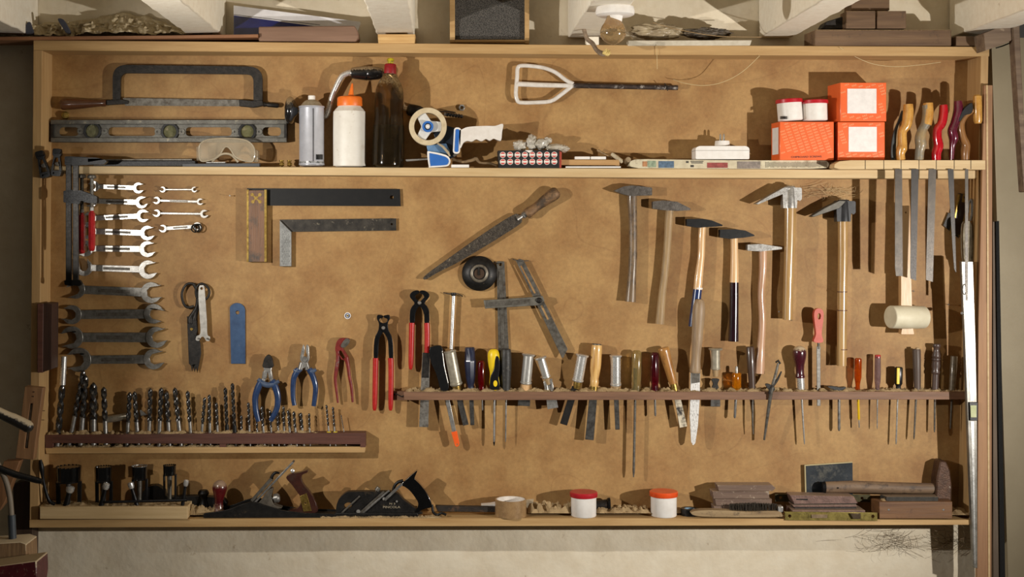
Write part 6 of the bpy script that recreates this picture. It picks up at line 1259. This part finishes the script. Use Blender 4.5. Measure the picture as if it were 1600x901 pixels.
# ================================================================ drill press standing close by at the left, mostly outside the view
Lx, Ly, LD = -30, 300, 1.2
def sh(pts, h):   # where the shadow falls on the board -> outline of the machine part at distance h
    return [Vector(((Lx + (x - Lx) * (1 - h / LD) - 800) * S, 0, (450.5 - (Ly + (y - Ly) * (1 - h / LD))) * S)) for x, y in pts]
def wplate(P, d0, d1):
    n = len(P); vs = [Vector((p.x, -d1, p.z)) for p in P] + [Vector((p.x, -d0, p.z)) for p in P]; fs = [list(range(n)), list(range(2 * n - 1, n - 1, -1))]
    for i in range(n): j = (i + 1) % n; fs.append([i, j, j + n, i + n])
    mb = MB(); mb._add(vs, fs); return mb
t = T('drill_press', 'bench drill press at the left, only a dusty lever and arm reaching into view', 'drill press', -120, 1000, .7)
mg = mat('machine_grey', (60, 66, 64), .4, .1, (46, 52, 50), 20)
wplate(sh([(-130, 427), (60, 431), (150, 438), (198, 447), (220, 463), (231, 490), (227, 525), (212, 550), (186, 570), (-130, 572)], .7), .66, .74).out('head_housing', mg, t, .006)
wplate(sh([(-60, 560), (188, 560), (187, 700), (-60, 700)], .7), .67, .73).out('quill', mg, t, .004)
wplate(sh([(-60, 695), (187, 695), (205, 722), (226, 738), (222, 752), (200, 760), (186, 790), (-60, 790)], .7), .67, .73).out('chuck', mg, t, .004)
wplate(sh([(132, 780), (187, 780), (187, 1000), (132, 1000)], .7), .69, .71).out('column', mg, t, .004)
MB().tp([(-60, 612, .45), (0, 645, .42), (22, 655, .41), (44, 666, .40)], [7, 8, 9, 9.5], .42, 16, sm=3).out('lever', mat('dusty_lever', (34, 32, 30), .4, 0, (22, 20, 19), 30, dust=((176, 160, 132), .95, .55)), t)
MB().ball(43, 666, .40, 9.6, 9.2, 9.6).out('lever_tip', mat('dusty_lever', (34, 32, 30)), t)
MB().tp([(-30, 720, .32), (24, 741, .30), (58, 750, .29), (66, 752, .29)], [5, 5.4, 5, 4], .3, 14).out('feed_arm', black_iron, t)
t = T('slotted_jig', 'wooden board with a long metal-lined slot leaning against the left side of the case', 'board', 45, 718, .16)
MB().plate([(39, 603), (67, 606), (52, 718), (24, 716)], .10, .125, [[(47, 630), (51, 630), (43, 700), (38, 700)]]).out('board', wood('jig_wood', (150, 112, 76), (120, 86, 56), 'z', 40, .6, .15), t, .0015)
MB().plate([(47.5, 632), (50, 632), (42, 699), (39, 699)], .105, .118).out('slot_lining', steel, t)
for x, y in ((53, 612), (52, 619)): MB().lw(W(x, y, .124), W(x, y, .127), [(0, .0018), (1, .0012)], 8).out('screw', iron, t)
MB().plate([(6, 720), (31, 720), (7, 786), (-4, 800), (-4, 745)], .12, .15).thing('wood_brace', 'sloping brown wooden brace at the left edge below the slotted board', 'brace', wood('brace', (140, 100, 66), (110, 76, 48), 'z', 40), bevel=.0015)
t = T('machine_cable', 'grey cable curving down the left edge into a dark sleeve', 'cable', 20, 842, .3)
MB().tp([(-14, 700, .3), (-4, 724, .3), (8, 748, .3), (15, 775, .3), (18, 806, .3)], 4.4, .3, 12, sm=4).out('cable', mat('cable_grey', (128, 116, 100), .6), t)
MB().tp([(18, 804, .3), (20, 845, .3)], 6, .3, 14).out('sleeve', mat('sleeve', (60, 66, 72), .5), t)
q = MB(); q.plate([(-60, 852), (30, 846), (41, 850), (42, 877), (10, 884), (-60, 892)], .26, .34)
q.thing('plywood_block', 'dusty plywood block at the bottom left corner', 'block', wood('ply', (150, 120, 84), (104, 78, 54), 'z', 120, .7, .3, dust=((196, 178, 146), .95, .6)), bevel=.002)
q = MB(); q.plate([(-60, 892), (57, 876), (58, 902), (50, 960), (-60, 960)], .345, .43)
q.thing('red_case', 'dark red box corner with sawdust on top at the bottom left', 'box', mat('dark_red', (84, 26, 32), .4, 0, (64, 18, 24), 20, dust=((196, 178, 146), .95, .55)), bevel=.003)
MB().plate([(20, 756), (51, 748), (49, 900), (27, 900)], -.024, .03).thing('wall_batten', 'dark upright board against the wall left of the case', 'board', wood('batten', (72, 54, 40), (52, 38, 28), 'z', 40), bevel=.001)
t = T('side_block', 'dark wooden block fixed to the left side of the case beside the large spanners', 'block', 66, 582, .08)
MB().plate([(58, 474), (68, 474), (67, 582), (58, 582)], .0842, .098).out('front_strip', rail_dark, t, .0015)
MB().plate([(68, 473), (81, 474), (80, 577), (67, 581)], .04, .0975).out('side_strip', wood('side_strip', (70, 46, 34), (52, 34, 26), 'z', 40), t, .0015)

# cobwebs and stray nails
def cobweb(lab, cx, cy, rx, ry, d, n, seed, m_):
    q = MB(); rr = random.Random(seed)
    for i in range(n):
        a = rr.uniform(0, 2 * PI); x, y = cx + rx * rr.gauss(0, .4), cy + ry * rr.gauss(0, .4); L = rr.uniform(.25, .9)
        P = [(x - rx * L * math.cos(a) * .5, y - ry * L * math.sin(a) * .5, d + rr.uniform(-.006, .006)), (x + rr.uniform(-4, 4), y + rr.uniform(-1, 4), d), (x + rx * L * math.cos(a) * .5, y + ry * L * math.sin(a) * .5, d + rr.uniform(-.006, .006))]
        q.tp(P, rr.uniform(.12, .3), d, 3, sm=3)
    o = q.thing('cobweb', lab, 'cobweb', m_, kind='stuff')
web_d = mat('web_dark', (120, 102, 78), .9); web_l = mat('web_light', (190, 164, 122), .9)
cobweb('dusty cobweb hanging under the right end of the bottom shelf', 1400, 845, 70, 24, -.012, 70, 3, web_d)
cobweb('dusty cobweb in the corner below the case at far right', 1485, 845, 45, 26, -.012, 60, 5, web_d)
cobweb('pale cobweb on the board under the shelf above the adze hammers', 1295, 298, 52, 16, .008, 50, 8, web_l)
for i, (x, y, lab) in enumerate([(1425, 444, 'upper of two small nails right of the mallet handle'), (1429, 455, 'lower of two small nails right of the mallet handle'), (1238.5, 500, 'nail at the foot of the bright adze hammer handle'), (1219, 487, 'nail sticking out left of the bright adze hammer handle'), (1484, 476, 'nail in the board right of the mallet head'), (361, 306, 'bent nail in the board left of the large try square')]):
    MB().lw(W(x, y, -.002), W(x - 2, y - .5, .018), [(0, .0007), (.9, .0007), (.92, .0018), (1, .0018)], 8).thing('nail', lab, 'nail', steel, 'small nails in the board')
